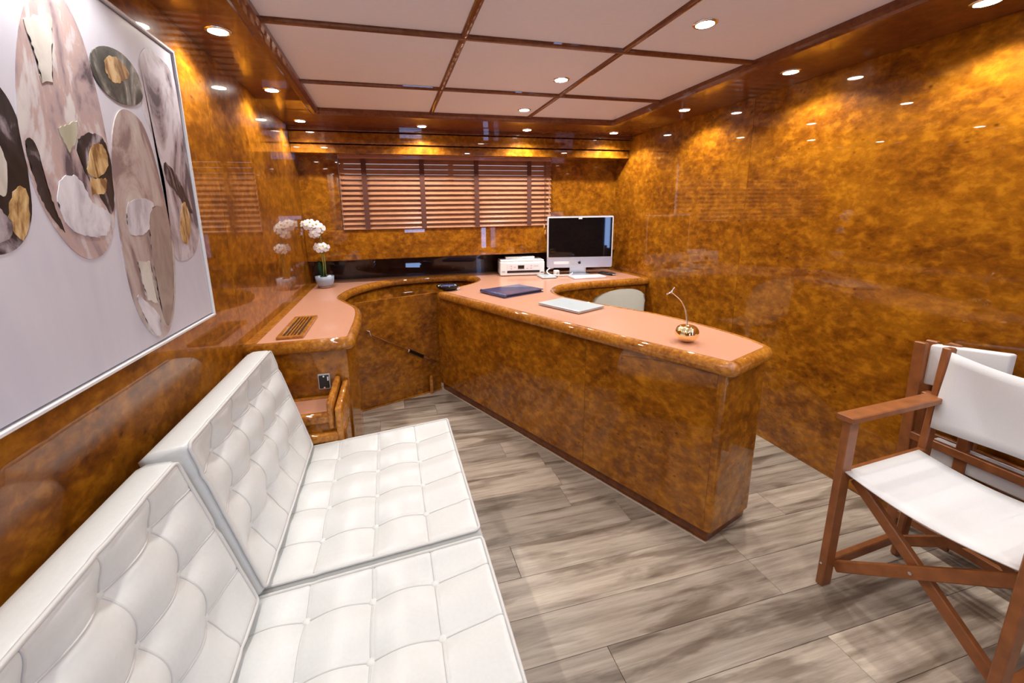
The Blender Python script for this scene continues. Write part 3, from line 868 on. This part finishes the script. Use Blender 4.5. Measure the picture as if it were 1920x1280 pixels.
def tufted(frame, U, V, T, ucuts, vcuts, puff=.024, seam=.0035, r=.022, sub=10, crown=.012):
    """cushion in a local frame (u, v, n); returns body bmesh, button positions, piping loops; ucuts/vcuts are seam positions"""
    nu, nv = int(U / .0062), int(V / .0062)
    def cell(x, cuts, Lm):
        c = [0] + list(cuts) + [Lm]
        for a, b in zip(c, c[1:]):
            if a <= x <= b:
                first, last = (a == 0), (b == Lm)
                t = (x - a) / (b - a)
                d = min(x - a if not first else 9, b - x if not last else 9)
                if first:
                    s = math.cos(PI / 2 * t) if True else 0
                    s = math.sin(PI * (0.5 + t / 2))
                elif last:
                    s = math.sin(PI * (t / 2))
                else:
                    s = math.sin(PI * t)
                return abs(s), d
        return 1, 9
    def h(u, v):
        su, du = cell(u, ucuts, U); sv, dv_ = cell(v, vcuts, V)
        f = ((su * su + sv * sv) / 2) ** .40
        ed_ = min(u, U - u, v, V - v)
        wgt = min(1, ed_ / .055); wgt = wgt * wgt * (3 - 2 * wgt)
        f = 1 - (1 - f) * wgt
        z = T - puff + puff * f
        z -= seam * math.exp(-(du / .0045) ** 2) * min(1, .35 + sv) + seam * math.exp(-(dv_ / .0045) ** 2) * min(1, .35 + su)
        e = min(u, U - u, v, V - v)
        if e < r:
            z -= (r - math.sqrt(max(0, r * r - (r - e) ** 2))) * .8
        return z
    bm = bmesh.new()
    G = [[bm.verts.new(frame @ Vector((U * i / nu, V * j / nv, h(U * i / nu, V * j / nv)))) for j in range(nv + 1)] for i in range(nu + 1)]
    for i in range(nu):
        for j in range(nv):
            bm.faces.new((G[i][j], G[i + 1][j], G[i + 1][j + 1], G[i][j + 1]))
    ring = [(i, 0) for i in range(nu)] + [(nu, j) for j in range(nv)] + [(i, nv) for i in range(nu, 0, -1)] + [(0, j) for j in range(nv, 0, -1)]
    prev = [G[i][j] for i, j in ring]
    cu, cv = U / 2, V / 2
    for lev, bul in ((.75, .006), (.5, .009), (.25, .006), (0.0, -.004)):
        cur = []
        for i, j in ring:
            u, v = U * i / nu, V * j / nv
            ou = (-bul if i == 0 else bul if i == nu else 0); ov = (-bul if j == 0 else bul if j == nv else 0)
            cur.append(bm.verts.new(frame @ Vector((u + ou, v + ov, lev * (T - r - .006)))))
        for k in range(len(ring)):
            bm.faces.new((prev[k], cur[k], cur[(k + 1) % len(ring)], prev[(k + 1) % len(ring)]))
        prev = cur
    bm.faces.new(prev)
    bmesh.ops.recalc_face_normals(bm, faces=bm.faces)
    btn = [(u, v, h(u, v)) for u in ucuts for v in vcuts]
    lines = []
    for u in ucuts:
        lines.append([frame @ Vector((u, .006 + (V - .012) * k / 90, h(u, .006 + (V - .012) * k / 90) + .0012)) for k in range(91)])
    for v in vcuts:
        lines.append([frame @ Vector((.006 + (U - .012) * k / 90, v, h(.006 + (U - .012) * k / 90, v) + .0012)) for k in range(91)])
    e = .004
    zl = T - r * .8 - .002 - puff * .25
    pl = []
    q = [(e, e), (U - e, e), (U - e, V - e), (e, V - e)]
    c2 = [Vector(a) for a in q]
    for i in range(4):
        pl += corner(c2[i - 1], c2[i], c2[(i + 1) % 4], .016, 4)
    # denser straight runs, following the surface height a little inside the edge
    dense = []
    for a, b in zip(pl, pl[1:] + pl[:1]):
        n = max(1, int((b - a).length / .02))
        for k in range(n):
            dense.append(a.lerp(b, k / n))
    loop = []
    for p2 in dense:
        u = min(max(p2.x, .006), U - .006); v = min(max(p2.y, .006), V - .006)
        loop.append(frame @ Vector((p2.x, p2.y, h(u, v) + .001)))
    return bm, btn, loop, lines
def cushion(name, label, group, frame, U, V, T, ucuts, vcuts, base, **kw):
    t = thing(name, label, 'cushion', base, group)
    bm, btn, loop, lines = tufted(frame, U, V, T, ucuts, vcuts, **kw)
    bo = obj('tufted_leather', bm, 'leather', t, True)
    obj('piping', tube(loop, .0045, 8, closed=True), 'leather_piping', t, True)
    for ln in lines:
        obj('seam_welt', tube(ln, .0022, 6), 'leather_piping', t, True)
    for u, v, hh in btn:
        b2 = lathe([(0, .009), (.006, .0085), (.0105, .006), (.012, .002), (.011, -.003), (0, -.003)], (0, 0, 0), 14)
        xf(b2, frame @ Matrix.Translation((u, v, hh)))
        obj('button', b2, 'leather', t, True)
    return t
def frame_of(origin, eu, ev_):
    eu = Vector(eu).normalized(); ev_ = Vector(ev_)
    ev_ = (ev_ - eu * ev_.dot(eu)).normalized()
    en = eu.cross(ev_)
    o = Vector(origin)
    return Matrix(((eu.x, ev_.x, en.x, o.x), (eu.y, ev_.y, en.y, o.y), (eu.z, ev_.z, en.z, o.z), (0, 0, 0, 1)))
# seats: u from the front edge towards the wall, v towards the far end... built so that n points up
T = .135
sx0, sx1 = .212, -.50
slope = -.055 / .71
def seat_frame(y0):
    return frame_of((sx1, y0, .43 + slope * (sx0 - sx1) - T + .004), (sx0 - sx1, 0, -slope * (sx0 - sx1)), (0, 1, 0))
UU = math.hypot(sx0 - sx1, slope * (sx0 - sx1))
ucuts = [UU - .148 - .152 * k for k in range(4)][::-1]
cushion('seat_cushion', 'white buttoned leather seat cushion nearest the pink ledge', 'white leather sofa cushions', seat_frame(1.003), UU, .688, T, ucuts, [.142, .287, .430, .572], (-.1, 1.35, .29))
cushion('seat_cushion', 'white buttoned leather seat cushion at the bottom edge of view', 'white leather sofa cushions', seat_frame(.300), UU, .684, T, ucuts, [.155, .30, .445, .588], (-.1, .65, .29))
# backs
def back_frame(y0, xb, zb, xt, zt, T):
    # u runs along -y so that n points into the room (+x)
    ev_ = Vector((xt - xb, 0, zt - zb)).normalized()
    eu = Vector((0, 1, 0))
    en = eu.cross(ev_)     # +x-ish
    fr = frame_of((xb, y0, zb), eu, ev_)
    return Matrix.Translation(-en * T) @ fr
TB = .105
cushion('back_cushion', 'white buttoned leather back cushion nearest the pink ledge', 'white leather sofa cushions', back_frame(.978, -.352, .402, -.462, .822, TB), .692, .434, TB,
        [.125, .27, .415, .56], [.115, .235, .352], (-.45, 1.3, .37), puff=.036, r=.018)
cushion('back_cushion', 'white buttoned leather back cushion at the left edge of view', 'white leather sofa cushions', back_frame(.275, -.361, .400, -.476, .802, TB), .683, .418, TB,
        [.13, .275, .42, .565], [.11, .23, .345], (-.45, .6, .37), puff=.036, r=.018)

# ================================================================== DIRECTOR'S CHAIRS
def curtain(P00, P10, P11, P01, sag, th, nu=14, nv=8, wob=0.0, droop=0.0):
    """sheet of cloth between four corners with sag along a normal and thickness"""
    P00, P10, P11, P01 = map(Vector, (P00, P10, P11, P01))
    nrm = (P10 - P00).cross(P01 - P00).normalized()
    bm = bmesh.new()
    top, bot = [], []
    for i in range(nu + 1):
        a = i / nu
        r0, r1 = [], []
        for j in range(nv + 1):
            b = j / nv
            p = P00.lerp(P10, a).lerp(P01.lerp(P11, a), b)
            p = p + nrm * (-sag * math.sin(PI * a) * (1 + wob * math.cos(PI * b)))
            p.z -= droop * math.sin(PI * a) * b
            p = p + nrm * wob * .012 * math.sin(9 * a + 5 * b)
            r0.append(bm.verts.new(p + nrm * th / 2)); r1.append(bm.verts.new(p - nrm * th / 2))
        top.append(r0); bot.append(r1)
    for i in range(nu):
        for j in range(nv):
            bm.faces.new((top[i][j], top[i + 1][j], top[i + 1][j + 1], top[i][j + 1]))
            bm.faces.new((bot[i][j], bot[i][j + 1], bot[i + 1][j + 1], bot[i + 1][j]))
    for i in range(nu):
        for j in (0, nv):
            bm.faces.new((top[i][j], top[i + 1][j], bot[i + 1][j], bot[i][j]))
    for j in range(nv):
        for i in (0, nu):
            bm.faces.new((top[i][j], top[i][j + 1], bot[i][j + 1], bot[i][j]))
    bmesh.ops.recalc_face_normals(bm, faces=bm.faces)
    return bm
chair = thing('director_chair', 'open wooden folding chair with white canvas seat and back, in front', 'chair', (1.62, .71, 0), 'white canvas folding chairs')
# left frame (y high), right frame (y low); front x, rear x
FL, FR = Vector((1.425, .917, 0)), Vector((1.420, .487, 0))
RL, RR = Vector((1.835, .942, 0)), Vector((1.835, .512, 0))
zA = .632
for F, Rr in ((FL, RL), (FR, RR)):
    obj('front_leg', bar(F, F + Vector((.002, 0, zA)), .024, .044, up=(1, 0, 0)), 'teak', chair)
    topv = Rr + Vector((.045, .004, .828))
    obj('rear_post', bar(Rr + Vector((-.012, 0, 0)), topv, .024, .040, up=(1, 0, 0), bev=.005), 'teak', chair)
    a = F + Vector((-.030, 0, zA + .011)); b = Rr + Vector((.020, 0, zA + .011))
    obj('armrest', bar(a, b, .052, .022, bev=.003), 'teak', chair)
    obj('seat_rail', bar(F + Vector((0, 0, .432)), Rr + Vector((.012, 0, .432)), .024, .034), 'teak', chair)
    obj('stretcher', bar(F + Vector((0, 0, .085)), Rr + Vector((-.006, 0, .085)), .022, .036), 'teak', chair)
    obj('bolt', tube([F + Vector((-.022, 0, .09)), F + Vector((-.026, 0, .09))], .004, 8), 'chrome', chair)
# crossing braces front and back
for sx, (L0, R0) in ((.028, (FL, FR)), (-.035, (RL, RR))):
    o1 = Vector((sx, 0, 0)); o2 = Vector((sx + .024, 0, 0))
    a = obj('cross_brace', bar(L0 + o1 + Vector((0, -.012, .075)), R0 + o1 + Vector((0, .012, .415)), .022, .036, up=(0, 0, 1)), 'teak', chair)
    b = obj('cross_brace', bar(L0 + o2 + Vector((0, -.012, .415)), R0 + o2 + Vector((0, .012, .075)), .022, .036, up=(0, 0, 1)), 'teak', chair)
    mid = (L0 + R0) / 2 + o1 + Vector((-.012, 0, .245))
    obj('pivot_bolt', tube([mid, mid + Vector((-.004, 0, 0))], .005, 10), 'chrome', a)
obj('seat_canvas', curtain(FL + Vector((-.005, -.010, .452)), FR + Vector((-.005, .010, .452)), RR + Vector((-.03, .010, .452)), RL + Vector((-.03, -.010, .452)), .024, .004), 'canvas_white', chair, True)
tl = Vector((.043, 0, .818)); bl_ = Vector((.020, 0, .540))
bk = curtain(RL + bl_ + Vector((-.023, -.014, 0)), RR + bl_ + Vector((-.023, .014, 0)), RR + tl + Vector((-.023, .014, 0)), RL + tl + Vector((-.023, -.014, 0)), .020, .004, wob=.4, droop=.028)
obj('back_canvas', bk, 'canvas_white', chair, True)

# folded second chair flat against the right wall
ch2 = thing('director_chair', 'folded wooden chair with white canvas leaning at the wall behind the open one', 'chair', (1.98, .87, 0), 'white canvas folding chairs')
for k, x in enumerate((1.955, 2.018)):
    obj('rear_post', bar((x, 1.045, 0), (x, 1.068, .805), .022, .036, up=(0, 1, 0)), 'teak', ch2)
    obj('front_leg', bar((x, .660, 0), (x, .660, .60), .022, .040, up=(0, 1, 0)), 'teak', ch2)
    obj('armrest', bar((x, .635, .611), (x, 1.03, .611), .036, .020), 'teak', ch2)
    obj('seat_rail', bar((x, .66, .43), (x, 1.05, .43), .020, .032), 'teak', ch2)
    obj('stretcher', bar((x, .66, .08), (x, 1.045, .08), .020, .034), 'teak', ch2)
    obj('cross_brace', bar((x + (.016 if k else -.016) * -1, .89, .03), (x + (.016 if k else -.016) * -1, .90, .56), .018, .034, up=(0, 1, 0)), 'teak', ch2)
bm = box(1.968, 2.006, .838, 1.048, .640, .800, .008, 3)
for v in bm.verts:
    v.co.z += (1.048 - v.co.y) * .13
obj('back_canvas', bm, 'canvas_white', ch2, True)
obj('seat_canvas', box(1.972, 2.000, .672, .985, .355, .445, .008, 3), 'canvas_white', ch2, True)
obj('finial', tube([(1.99, 1.02, .800), (1.99, 1.0, .814), (1.99, .97, .812)], .006, 8), 'teak', ch2, True)

# ================================================================== WHITE SHELL CHAIR
wc = thing('shell_chair', 'white rounded shell chair tucked behind the desk', 'chair', (1.44, 2.52, 0))
prof = [(2.300, .8355), (2.3003, .831), (2.301, .821), (2.303, .806), (2.307, .781), (2.315, .736), (2.33, .65), (2.35, .57), (2.385, .50), (2.44, .455), (2.52, .44), (2.60, .44), (2.68, .445), (2.73, .44), (2.75, .425)]
wid = [.020, .062, .105, .143, .179, .200, .208, .212, .215, .215, .212, .208, .195, .17, .12]
bm = bmesh.new()
rows = []
NW = 18
for (yy, zz), hw in zip(prof, wid):
    r_ = []
    for k in range(NW + 1):
        s = -1 + 2 * k / NW
        curl = abs(s) ** 3 * (hw / .212) ** 2
        back = max(0, min(1, (zz - .44) / .2))
        r_.append(bm.verts.new((1.425 + s * hw, yy + curl * .055 * back, zz + curl * .05 * (1 - back) - (curl * .004))))
    rows.append(r_)
for A_, B_ in zip(rows, rows[1:]):
    for k in range(NW):
        bm.faces.new((A_[k], A_[k + 1], B_[k + 1], B_[k]))
bmesh.ops.solidify(bm, geom=list(bm.faces), thickness=.022)
bmesh.ops.recalc_face_normals(bm, faces=bm.faces)
obj('shell', bm, 'chair_shell', wc, True)
obj('column', tube([(1.425, 2.53, .09), (1.425, 2.53, .425)], [.028, .024], 14), 'chrome', wc, True)
for k in range(5):
    a = 2 * PI * k / 5 + .3
    e_ = Vector((1.425 + .25 * math.cos(a), 2.53 + .25 * math.sin(a), .055))
    lg = obj('foot_spoke', tube([(1.425, 2.53, .10), e_], [.02, .012], 10), 'chrome', wc, True)
    obj('caster', lathe([(0, -.026), (.018, -.022), (.026, 0), (.018, .022), (0, .026)], (e_.x, e_.y, .0265), 12), 'black_plastic', lg, True)

# ================================================================== COMPUTER
Z0 = ZT + .0006
mc = thing('desktop_computer', 'aluminium all in one computer with black screen on the counter by the right wall', 'computer', (1.61, 3.36, Z0))
TH = math.radians(-14)
MT = Matrix.Translation((1.612, 3.345, 0)) @ Matrix.Rotation(TH, 4, 'Z')
def rbox(W_, H_, r, z0, y0, y1):
    """rounded rectangle plate in x-z, between y0 and y1"""
    P = []
    q = [Vector((-W_ / 2, z0)), Vector((W_ / 2, z0)), Vector((W_ / 2, z0 + H_)), Vector((-W_ / 2, z0 + H_))]
    for i in range(4):
        P += corner(q[i - 1], q[i], q[(i + 1) % 4], r, 5)
    bm = bmesh.new()
    f = bm.faces.new([bm.verts.new((p.x, y0, p.y)) for p in P])
    r_ = bmesh.ops.extrude_face_region(bm, geom=[f])
    bmesh.ops.translate(bm, verts=[v for v in r_['geom'] if isinstance(v, bmesh.types.BMVert)], vec=(0, y1 - y0, 0))
    bmesh.ops.recalc_face_normals(bm, faces=bm.faces)
    return bm
bd = obj('case', xf(rbox(.570, .442, .016, .842, -.020, .012), MT), 'aluminium', mc)
obj('rear_bulge', xf(rbox(.46, .34, .05, .89, .012, .035), MT), 'black_plastic', mc)
obj('bezel', xf(rbox(.566, .350, .010, .930, -.0225, -.0185), MT), 'frame_white', mc)
sc_ = obj('screen', xf(rbox(.548, .336, .004, .934, -.0240, -.0215), MT), 'black_glass', mc)
obj('webcam_cover', xf(box(-.018, .014, -.0262, -.0238, 1.258, 1.276, .002), MT), 'white_plastic', mc)
obj('sticker', xf(box(-.225, -.095, -.0212, -.0198, .872, .897), MT), 'white_paper', mc)
obj('sticker', xf(box(-.085, -.035, -.0209, -.0198, .880, .900), MT), 'grey_plastic', mc)
# fruit shaped emblem on the chin
def emblem():
    P = []
    for k in range(40):
        a = 2 * PI * k / 40
        rx = .0125 * (1 + .06 * math.cos(2 * a))
        x = rx * math.cos(a) * (1 - .10 * (math.sin(a) < 0) * -math.sin(a) * .8)
        z = .0130 * math.sin(a) - .0022 * math.exp(-(x / .004) ** 2) * (1 if math.sin(a) > 0 else -.6)
        dx, dz = x - .0165, z - .001
        if math.hypot(dx, dz) < .0072:
            k_ = .0072 / max(1e-6, math.hypot(dx, dz))
            x, z = .0165 + dx * k_, .001 + dz * k_
        P.append((x, z))
    bm = bmesh.new()
    f = bm.faces.new([bm.verts.new((x, 0, z)) for x, z in P])
    leaf = [(.0005, .0135), (.001, .0175), (.004, .0210), (.0055, .0215), (.005, .0175), (.003, .0145)]
    f2 = bm.faces.new([bm.verts.new((x, 0, z)) for x, z in leaf])
    r_ = bmesh.ops.extrude_face_region(bm, geom=[f, f2])
    bmesh.ops.translate(bm, verts=[v for v in r_['geom'] if isinstance(v, bmesh.types.BMVert)], vec=(0, -.0012, 0))
    bmesh.ops.recalc_face_normals(bm, faces=bm.faces)
    return bm
obj('emblem', xf(emblem(), MT @ Matrix.Translation((0, -.0200, .884))), 'black_plastic', mc)
stn = obj('stand', xf(bar((0, .055, Z0 + .006), (0, .030, .99), .15, .008, up=(0, 1, 0)), MT), 'aluminium', mc)
obj('stand_foot', xf(rbox(.17, .006, .002, Z0, -.095, .075), MT), 'aluminium', mc)
# power cable
cab = [Vector(p) for p in ((1.40, 3.415, .836), (1.345, 3.385, .834), (1.310, 3.340, .815), (1.330, 3.290, .7945), (1.41, 3.262, Z0 + .0095), (1.49, 3.262, Z0 + .0095), (1.530, 3.300, .800))]
cab = tube([p for p in smooth_path(cab, 5)], .006, 8)
tag(obj('power_cable', cab, 'white_plastic', None, True), 'white cable looping under the computer screen', 'cable')
pb = thing('power_adapter', 'small pale adapter block under the computer screen', 'adapter', (1.405, 3.36, Z0))
obj('block', box(1.385, 1.43, 3.345, 3.385, Z0, Z0 + .042, .006), 'white_plastic', pb)
obj('plug', tube([(1.408, 3.345, Z0 + .022), (1.408, 3.325, Z0 + .022)], .008, 10), 'grey_plastic', pb)
# keyboard
kb = thing('keyboard', 'slim white keyboard in front of the computer', 'keyboard', (1.60, 3.15, Z0))
MK = Matrix.Translation((1.592, 3.140, Z0)) @ Matrix.Rotation(math.radians(-5), 4, 'Z')
obj('base', xf(box(-.145, .145, -.075, .075, 0, .010, .004), MK), 'aluminium', kb)
kc = None
for i in range(5):
    for j in range(13):
        kc = box(-.139 + j * .0215, -.139 + j * .0215 + .0185, -.066 + i * .027, -.066 + i * .027 + .023, .0095, .013, bm=kc)
ko = obj('keys', xf(kc, MK), 'white_plastic', kb)
# phone handset
ph = thing('handset', 'black handset lying at the right of the keyboard', 'phone', (1.815, 3.22, Z0))
MP = Matrix.Translation((1.822, 3.225, Z0)) @ Matrix.Rotation(math.radians(20), 4, 'Z')
obj('case', xf(box(-.026, .026, -.082, .082, 0, .020, .008, 3), MP), 'black_plastic', ph)
obj('front_rim', xf(box(-.022, .022, -.086, -.080, .004, .016, .002), MP), 'aluminium', ph)
obj('screen', xf(box(-.020, .020, -.01, .07, .0198, .0206), MP), 'black_glass', ph)
# small drive
hd = thing('portable_drive', 'small flat silver drive in front of the printer', 'drive', (1.275, 3.265, Z0))
MH = Matrix.Translation((1.278, 3.268, Z0)) @ Matrix.Rotation(math.radians(-4), 4, 'Z')
obj('shell', xf(box(-.062, .062, -.085, .085, 0.002, .014, .004), MH), 'silver_laptop', hd)
obj('base', xf(box(-.060, .060, -.083, .083, 0, .004, .001, 1), MH), 'black_plastic', hd)
obj('plug', xf(box(.064, .085, -.045, -.025, .003, .011, .001, 1), MH), 'black_plastic', hd)

# ================================================================== PRINTER
pr = thing('printer', 'white inkjet printer with small screen under the sill', 'printer', (1.12, 3.55, Z0))
MPR = Matrix.Translation((1.112, 3.415, Z0)) @ Matrix.Rotation(math.radians(-9), 4, 'Z')
def P_(name, mat, *a, parent=pr, **k):
    return obj(name, xf(box(*a, **k), MPR), mat, parent)
P_('case', 'white_plastic', -.195, .195, 0, .24, .004, .125, bev=.010, seg=3)
P_('lid', 'white_plastic', -.190, .190, .004, .236, .125, .138, bev=.005)
P_('paper_feed', 'white_plastic', -.135, .125, .10, .20, .138, .158, bev=.004)
P_('side_grip', 'grey_plastic', -.197, -.193, .03, .20, .05, .10, bev=.001, seg=1)
fp = P_('control_panel', 'frame_white', -.135, .150, -.006, .004, .048, .108, bev=.002)
P_('display', 'black_glass', -.040, .012, -.0085, -.005, .064, .092, parent=fp)
P_('display_bezel', 'grey_plastic', -.044, .016, -.0072, -.0055, .060, .096, parent=fp)
for x, z in ((-.100, .088), (-.100, .066), (-.068, .078), (.040, .066), (.075, .088), (.075, .068)):
    P_('button', 'grey_plastic', x - .007, x + .007, -.008, -.0055, z - .003, z + .003, parent=fp)
P_('maker_name', 'grey_plastic', .098, .138, -.0068, -.0055, .082, .087, parent=fp)
P_('paper_slot', 'black_plastic', -.135, .150, -.003, .003, .028, .046)
P_('label_strip', 'grey_plastic', -.182, -.150, -.0012, .001, .030, .034)
P_('label_strip', 'grey_plastic', -.182, -.152, -.0012, .001, .038, .046)
P_('status_mark', 'black_plastic', .160, .186, -.0012, .001, .024, .031)
P_('foot', 'rubber', -.18, .18, .01, .22, 0, .005)

# ================================================================== LAPTOP AND FOLDER
lt = thing('laptop', 'closed silver laptop lying on the desk', 'laptop', (.99, 2.16, Z0))
ML = Matrix.Translation((.992, 2.155, Z0)) @ Matrix.Rotation(math.radians(-66), 4, 'Z')
obj('base', xf(box(-.155, .155, -.108, .108, .003, .010, .003), ML), 'aluminium', lt)
ld_ = obj('lid', xf(box(-.156, .156, -.109, .109, .0108, .0175, .003), ML), 'silver_laptop', lt)
obj('emblem', xf(box(-.014, .014, -.003, .003, .0172, .0178), ML), 'grey_plastic', ld_)
obj('foot_strip', xf(box(-.14, .14, -.095, .095, 0, .0035), ML), 'rubber', lt)
fo = thing('leather_folder', 'dark leather folder with blue reflection painted in, lying on the desk beyond the laptop', 'folder', (.79, 2.70, Z0))
MF = Matrix.Translation((.800, 2.700, Z0)) @ Matrix.Rotation(math.radians(23), 4, 'Z')
obj('cover', xf(box(-.165, .175, -.135, .135, .016, .022, .003), MF), 'leather_blue_sheen', fo)
obj('pages', xf(box(-.150, .165, -.125, .125, .005, .0165, .001, 1), MF), 'black_plastic', fo)
obj('back_cover', xf(box(-.165, .175, -.135, .135, 0, .0055, .002), MF), 'leather_blue_sheen', fo)
obj('spine', xf(tube([(-.163, -.135, .0125), (-.163, .135, .0125)], .0125, 14), MF), 'leather_blue_sheen', fo, True)

# ================================================================== ROUND BLACK DISH
ds = thing('black_dish', 'round black dish full of sparkling beads at the far tip of the desk', 'dish', (.385, 2.945, Z0))
C_ = (.392, 2.950, Z0 + .0025)
obj('bowl', lathe([(0, 0), (.045, 0), (.070, .008), (.082, .022), (.084, .030), (.079, .031), (.074, .022), (.05, .012), (0, .010)], C_, 32), 'black_glass', ds, True)
for k in range(16):
    a = 2 * PI * k / 16 + .1 * random.random()
    rr = .055 + .012 * random.random()
    obj('bead', lathe([(0, -.006), (.0042, -.0042), (.006, 0), (.0042, .0042), (0, .006)], (C_[0] + rr * math.cos(a), C_[1] + rr * math.sin(a), C_[2] + .024), 10), random.choice(('chrome', 'chrome', 'white_plastic', 'black_glass')), ds, True)
obj('lid_disc', lathe([(0, .034), (.045, .033), (.048, .030), (.045, .026), (0, .026)], C_, 28), 'leather_blue_sheen', ds, True)
for k, (x, y) in enumerate(((.455, 2.905), (.468, 2.925))):
    tag(obj('pearl', lathe([(0, 0), (.005, .0015), (.0075, .0075), (.005, .0135), (0, .015)], (x, y, Z0 + .0025 * 0), 12), 'white_plastic', None, True),
        ('white pearl beside the black dish, nearer the sofa', 'white pearl beside the black dish, nearer the folder')[k], 'bead', 'loose pearls by the dish')

# ================================================================== GOLD APPLE ORNAMENT
ap = thing('apple_ornament', 'shiny gold apple ornament with long curved stem on the desk', 'ornament', (1.168, 1.400, Z0))
AL = (1.168, 1.400, Z0)
pf = []
for k in range(25):
    t = PI * k / 24
    r_ = .047 * math.sin(t) ** .85
    z_ = .038 - .037 * math.cos(t)
    if t > PI * .72:
        z_ -= .011 * ((t - PI * .72) / (PI * .28)) ** 2
    pf.append((r_ if 0 < k < 24 else 0, z_))
obj('fruit', lathe(pf, AL, 36), 'gold', ap, True)
stp = smooth_path([(1.166, .838), (1.163, .875), (1.153, .915), (1.130, .955), (1.095, .985), (1.082, .994)], 5)
st_ = obj('stem', tube([(p.x, 1.40, p.y) for p in stp], [.0030] * (len(stp) - 6) + [.0026] * 6, 8), 'chrome', ap, True)
obj('stem_fork', tube([(1.060, 1.402, .987), (1.080, 1.400, .995), (1.092, 1.398, 1.014)], .0032, 8), 'chrome', ap, True)

# ================================================================== ORCHID
og = thing('potted_orchid', 'white orchid in small grey blue pot at the far end of the left counter', 'plant', (-.492, 3.36, Z0))
OC = Vector((-.492, 3.36, Z0))
obj('pot', lathe([(0, .012), (.046, .012), (.058, .028), (.066, .055), (.068, .090), (.062, .090), (.060, .075), (0, .072)], OC, 32), 'pot_glaze', og, True)
obj('pot_foot', lathe([(0, 0), (.044, 0), (.047, .006), (.046, .014), (0, .014)], OC, 28), 'pot_foot', og, True)
obj('soil', lathe([(0, .086), (.04, .084), (.060, .080), (.060, .074), (0, .072)], OC, 20), 'soil', og)
for k in range(14):
    a = random.random() * 6.28; rr = .02 + .034 * random.random()
    obj('pebble', lathe([(0, 0), (.007, .003), (.008, .006), (0, .010)], (OC.x + rr * math.cos(a), OC.y + rr * math.sin(a), OC.z + .081), 8), 'pebble_white', og, True)
s1 = [(.010, 0, .08), (.012, -.002, .2), (.004, -.004, .32), (-.004, -.008, .40), (-.02, -.012, .445), (-.05, -.016, .47), (-.09, -.02, .475), (-.115, -.02, .465)]
s1 = [OC + Vector(p) for p in s1]
obj('stem', tube(s1, [.0045, .0042, .004, .0036, .003, .0026, .0022, .0018], 8), 'stem_green', og, True)
s2 = [OC + Vector(p) for p in ((-.006, 0, .08), (.000, -.004, .18), (-.006, -.01, .26), (-.012, -.012, .30))]
obj('stem', tube(s2, [.0042, .004, .0034, .0024], 8), 'stem_green', og, True)
def leaf(base, tip, wd, bend):
    base, tip = Vector(base), Vector(tip)
    d = tip - base
    sd = Vector((1, .25, 0)).normalized()
    bm = bmesh.new(); prev = None
    for k in range(9):
        t = k / 8
        c = base + d * t + Vector((0, -bend * math.sin(PI * t), 0))
        ww = wd * math.sin(PI * (.12 + .82 * t)) ** .7
        row_ = [bm.verts.new(c + sd * ww * s + Vector((0, .008 * (1 - s * s), 0))) for s in (-1, -.5, 0, .5, 1)]
        if prev:
            for a in range(4):
                bm.faces.new((prev[a], prev[a + 1], row_[a + 1], row_[a]))
        prev = row_
    bmesh.ops.solidify(bm, geom=list(bm.faces), thickness=.002)
    return bm
obj('leaf', leaf(OC + Vector((-.012, .004, .08)), OC + Vector((-.032, .01, .205)), .020, .01), 'leaf_green', og, True)
obj('leaf', leaf(OC + Vector((-.004, .012, .08)), OC + Vector((.000, .02, .195)), .016, .008), 'leaf_green', og, True)
def flower(c, facing, size, spin=0):
    c = Vector(c); n = Vector(facing).normalized()
    a = n.cross(Vector((0, 0, 1))).normalized(); b = a.cross(n) * -1
    fl = None
    bm = bmesh.new()
    for k in range(5):
        ang = spin + 2 * PI * k / 5 + PI / 2
        wide = .62 if k in (1, 4) else .42
        u = a * math.cos(ang) + b * math.sin(ang); v = n.cross(u)
        ctr = bm.verts.new(c + n * .002)
        ring = []
        for q in range(12):
            t = 2 * PI * q / 12
            rr = size * (.5 - .5 * math.cos(t)) 
            lat = size * wide * math.sin(t) * (.6 + .4 * (1 - math.cos(t)) / 2)
            bend = .25 * size * ((rr / size) ** 2)
            if q == 0:
                ring.append(ctr); continue
            ring.append(bm.verts.new(c + u * rr + v * lat - n * bend + n * .004 * (k in (1, 4))))
        bm.faces.new(ring)
    bmesh.ops.triangulate(bm, faces=list(bm.faces))
    bmesh.ops.solidify(bm, geom=list(bm.faces), thickness=.0012)
    fl = obj('flower', bm, 'petal', og, False)
    hb = lathe([(0, -.004), (.006, -.002), (.007, .003), (.003, .008), (0, .009)], (0, 0, 0), 10)
    xf(hb, Matrix.Translation(c + n * .004))
    obj('flower_heart', hb, 'petal_heart', fl, True)
for p, fcg, sz, sp_ in (((-.104, -.03, .485), (-.4, -1, .3), .030, .2), ((-.078, -.035, .468), (-.2, -1, .1), .034, .6), ((-.060, -.03, .492), (.1, -1, .4), .034, 0), ((-.040, -.032, .470), (.2, -1, .1), .036, .4),
                     ((-.018, -.03, .478), (.3, -1, .3), .036, .1), ((.010, -.03, .450), (.6, -1, .1), .040, .3), ((-.045, -.035, .410), (-.2, -1, -.1), .036, .15), ((-.020, -.028, .405), (.4, -1, 0), .026, .4),
                     ((-.030, -.02, .312), (-.5, -1, .1), .036, 0), ((-.010, -.03, .300), (0, -1, .1), .034, .5), ((.012, -.025, .318), (.3, -1, .3), .032, .2), ((.034, -.02, .305), (.7, -1, 0), .032, .7)):
    flower(OC + Vector(p), fcg, sz, sp_)
for p in ((-.122, -.022, .462), (-.126, -.02, .480)):
    obj('bud', lathe([(0, -.008), (.005, -.004), (.006, .002), (0, .009)], OC + Vector(p), 10), 'stem_green', og, True)
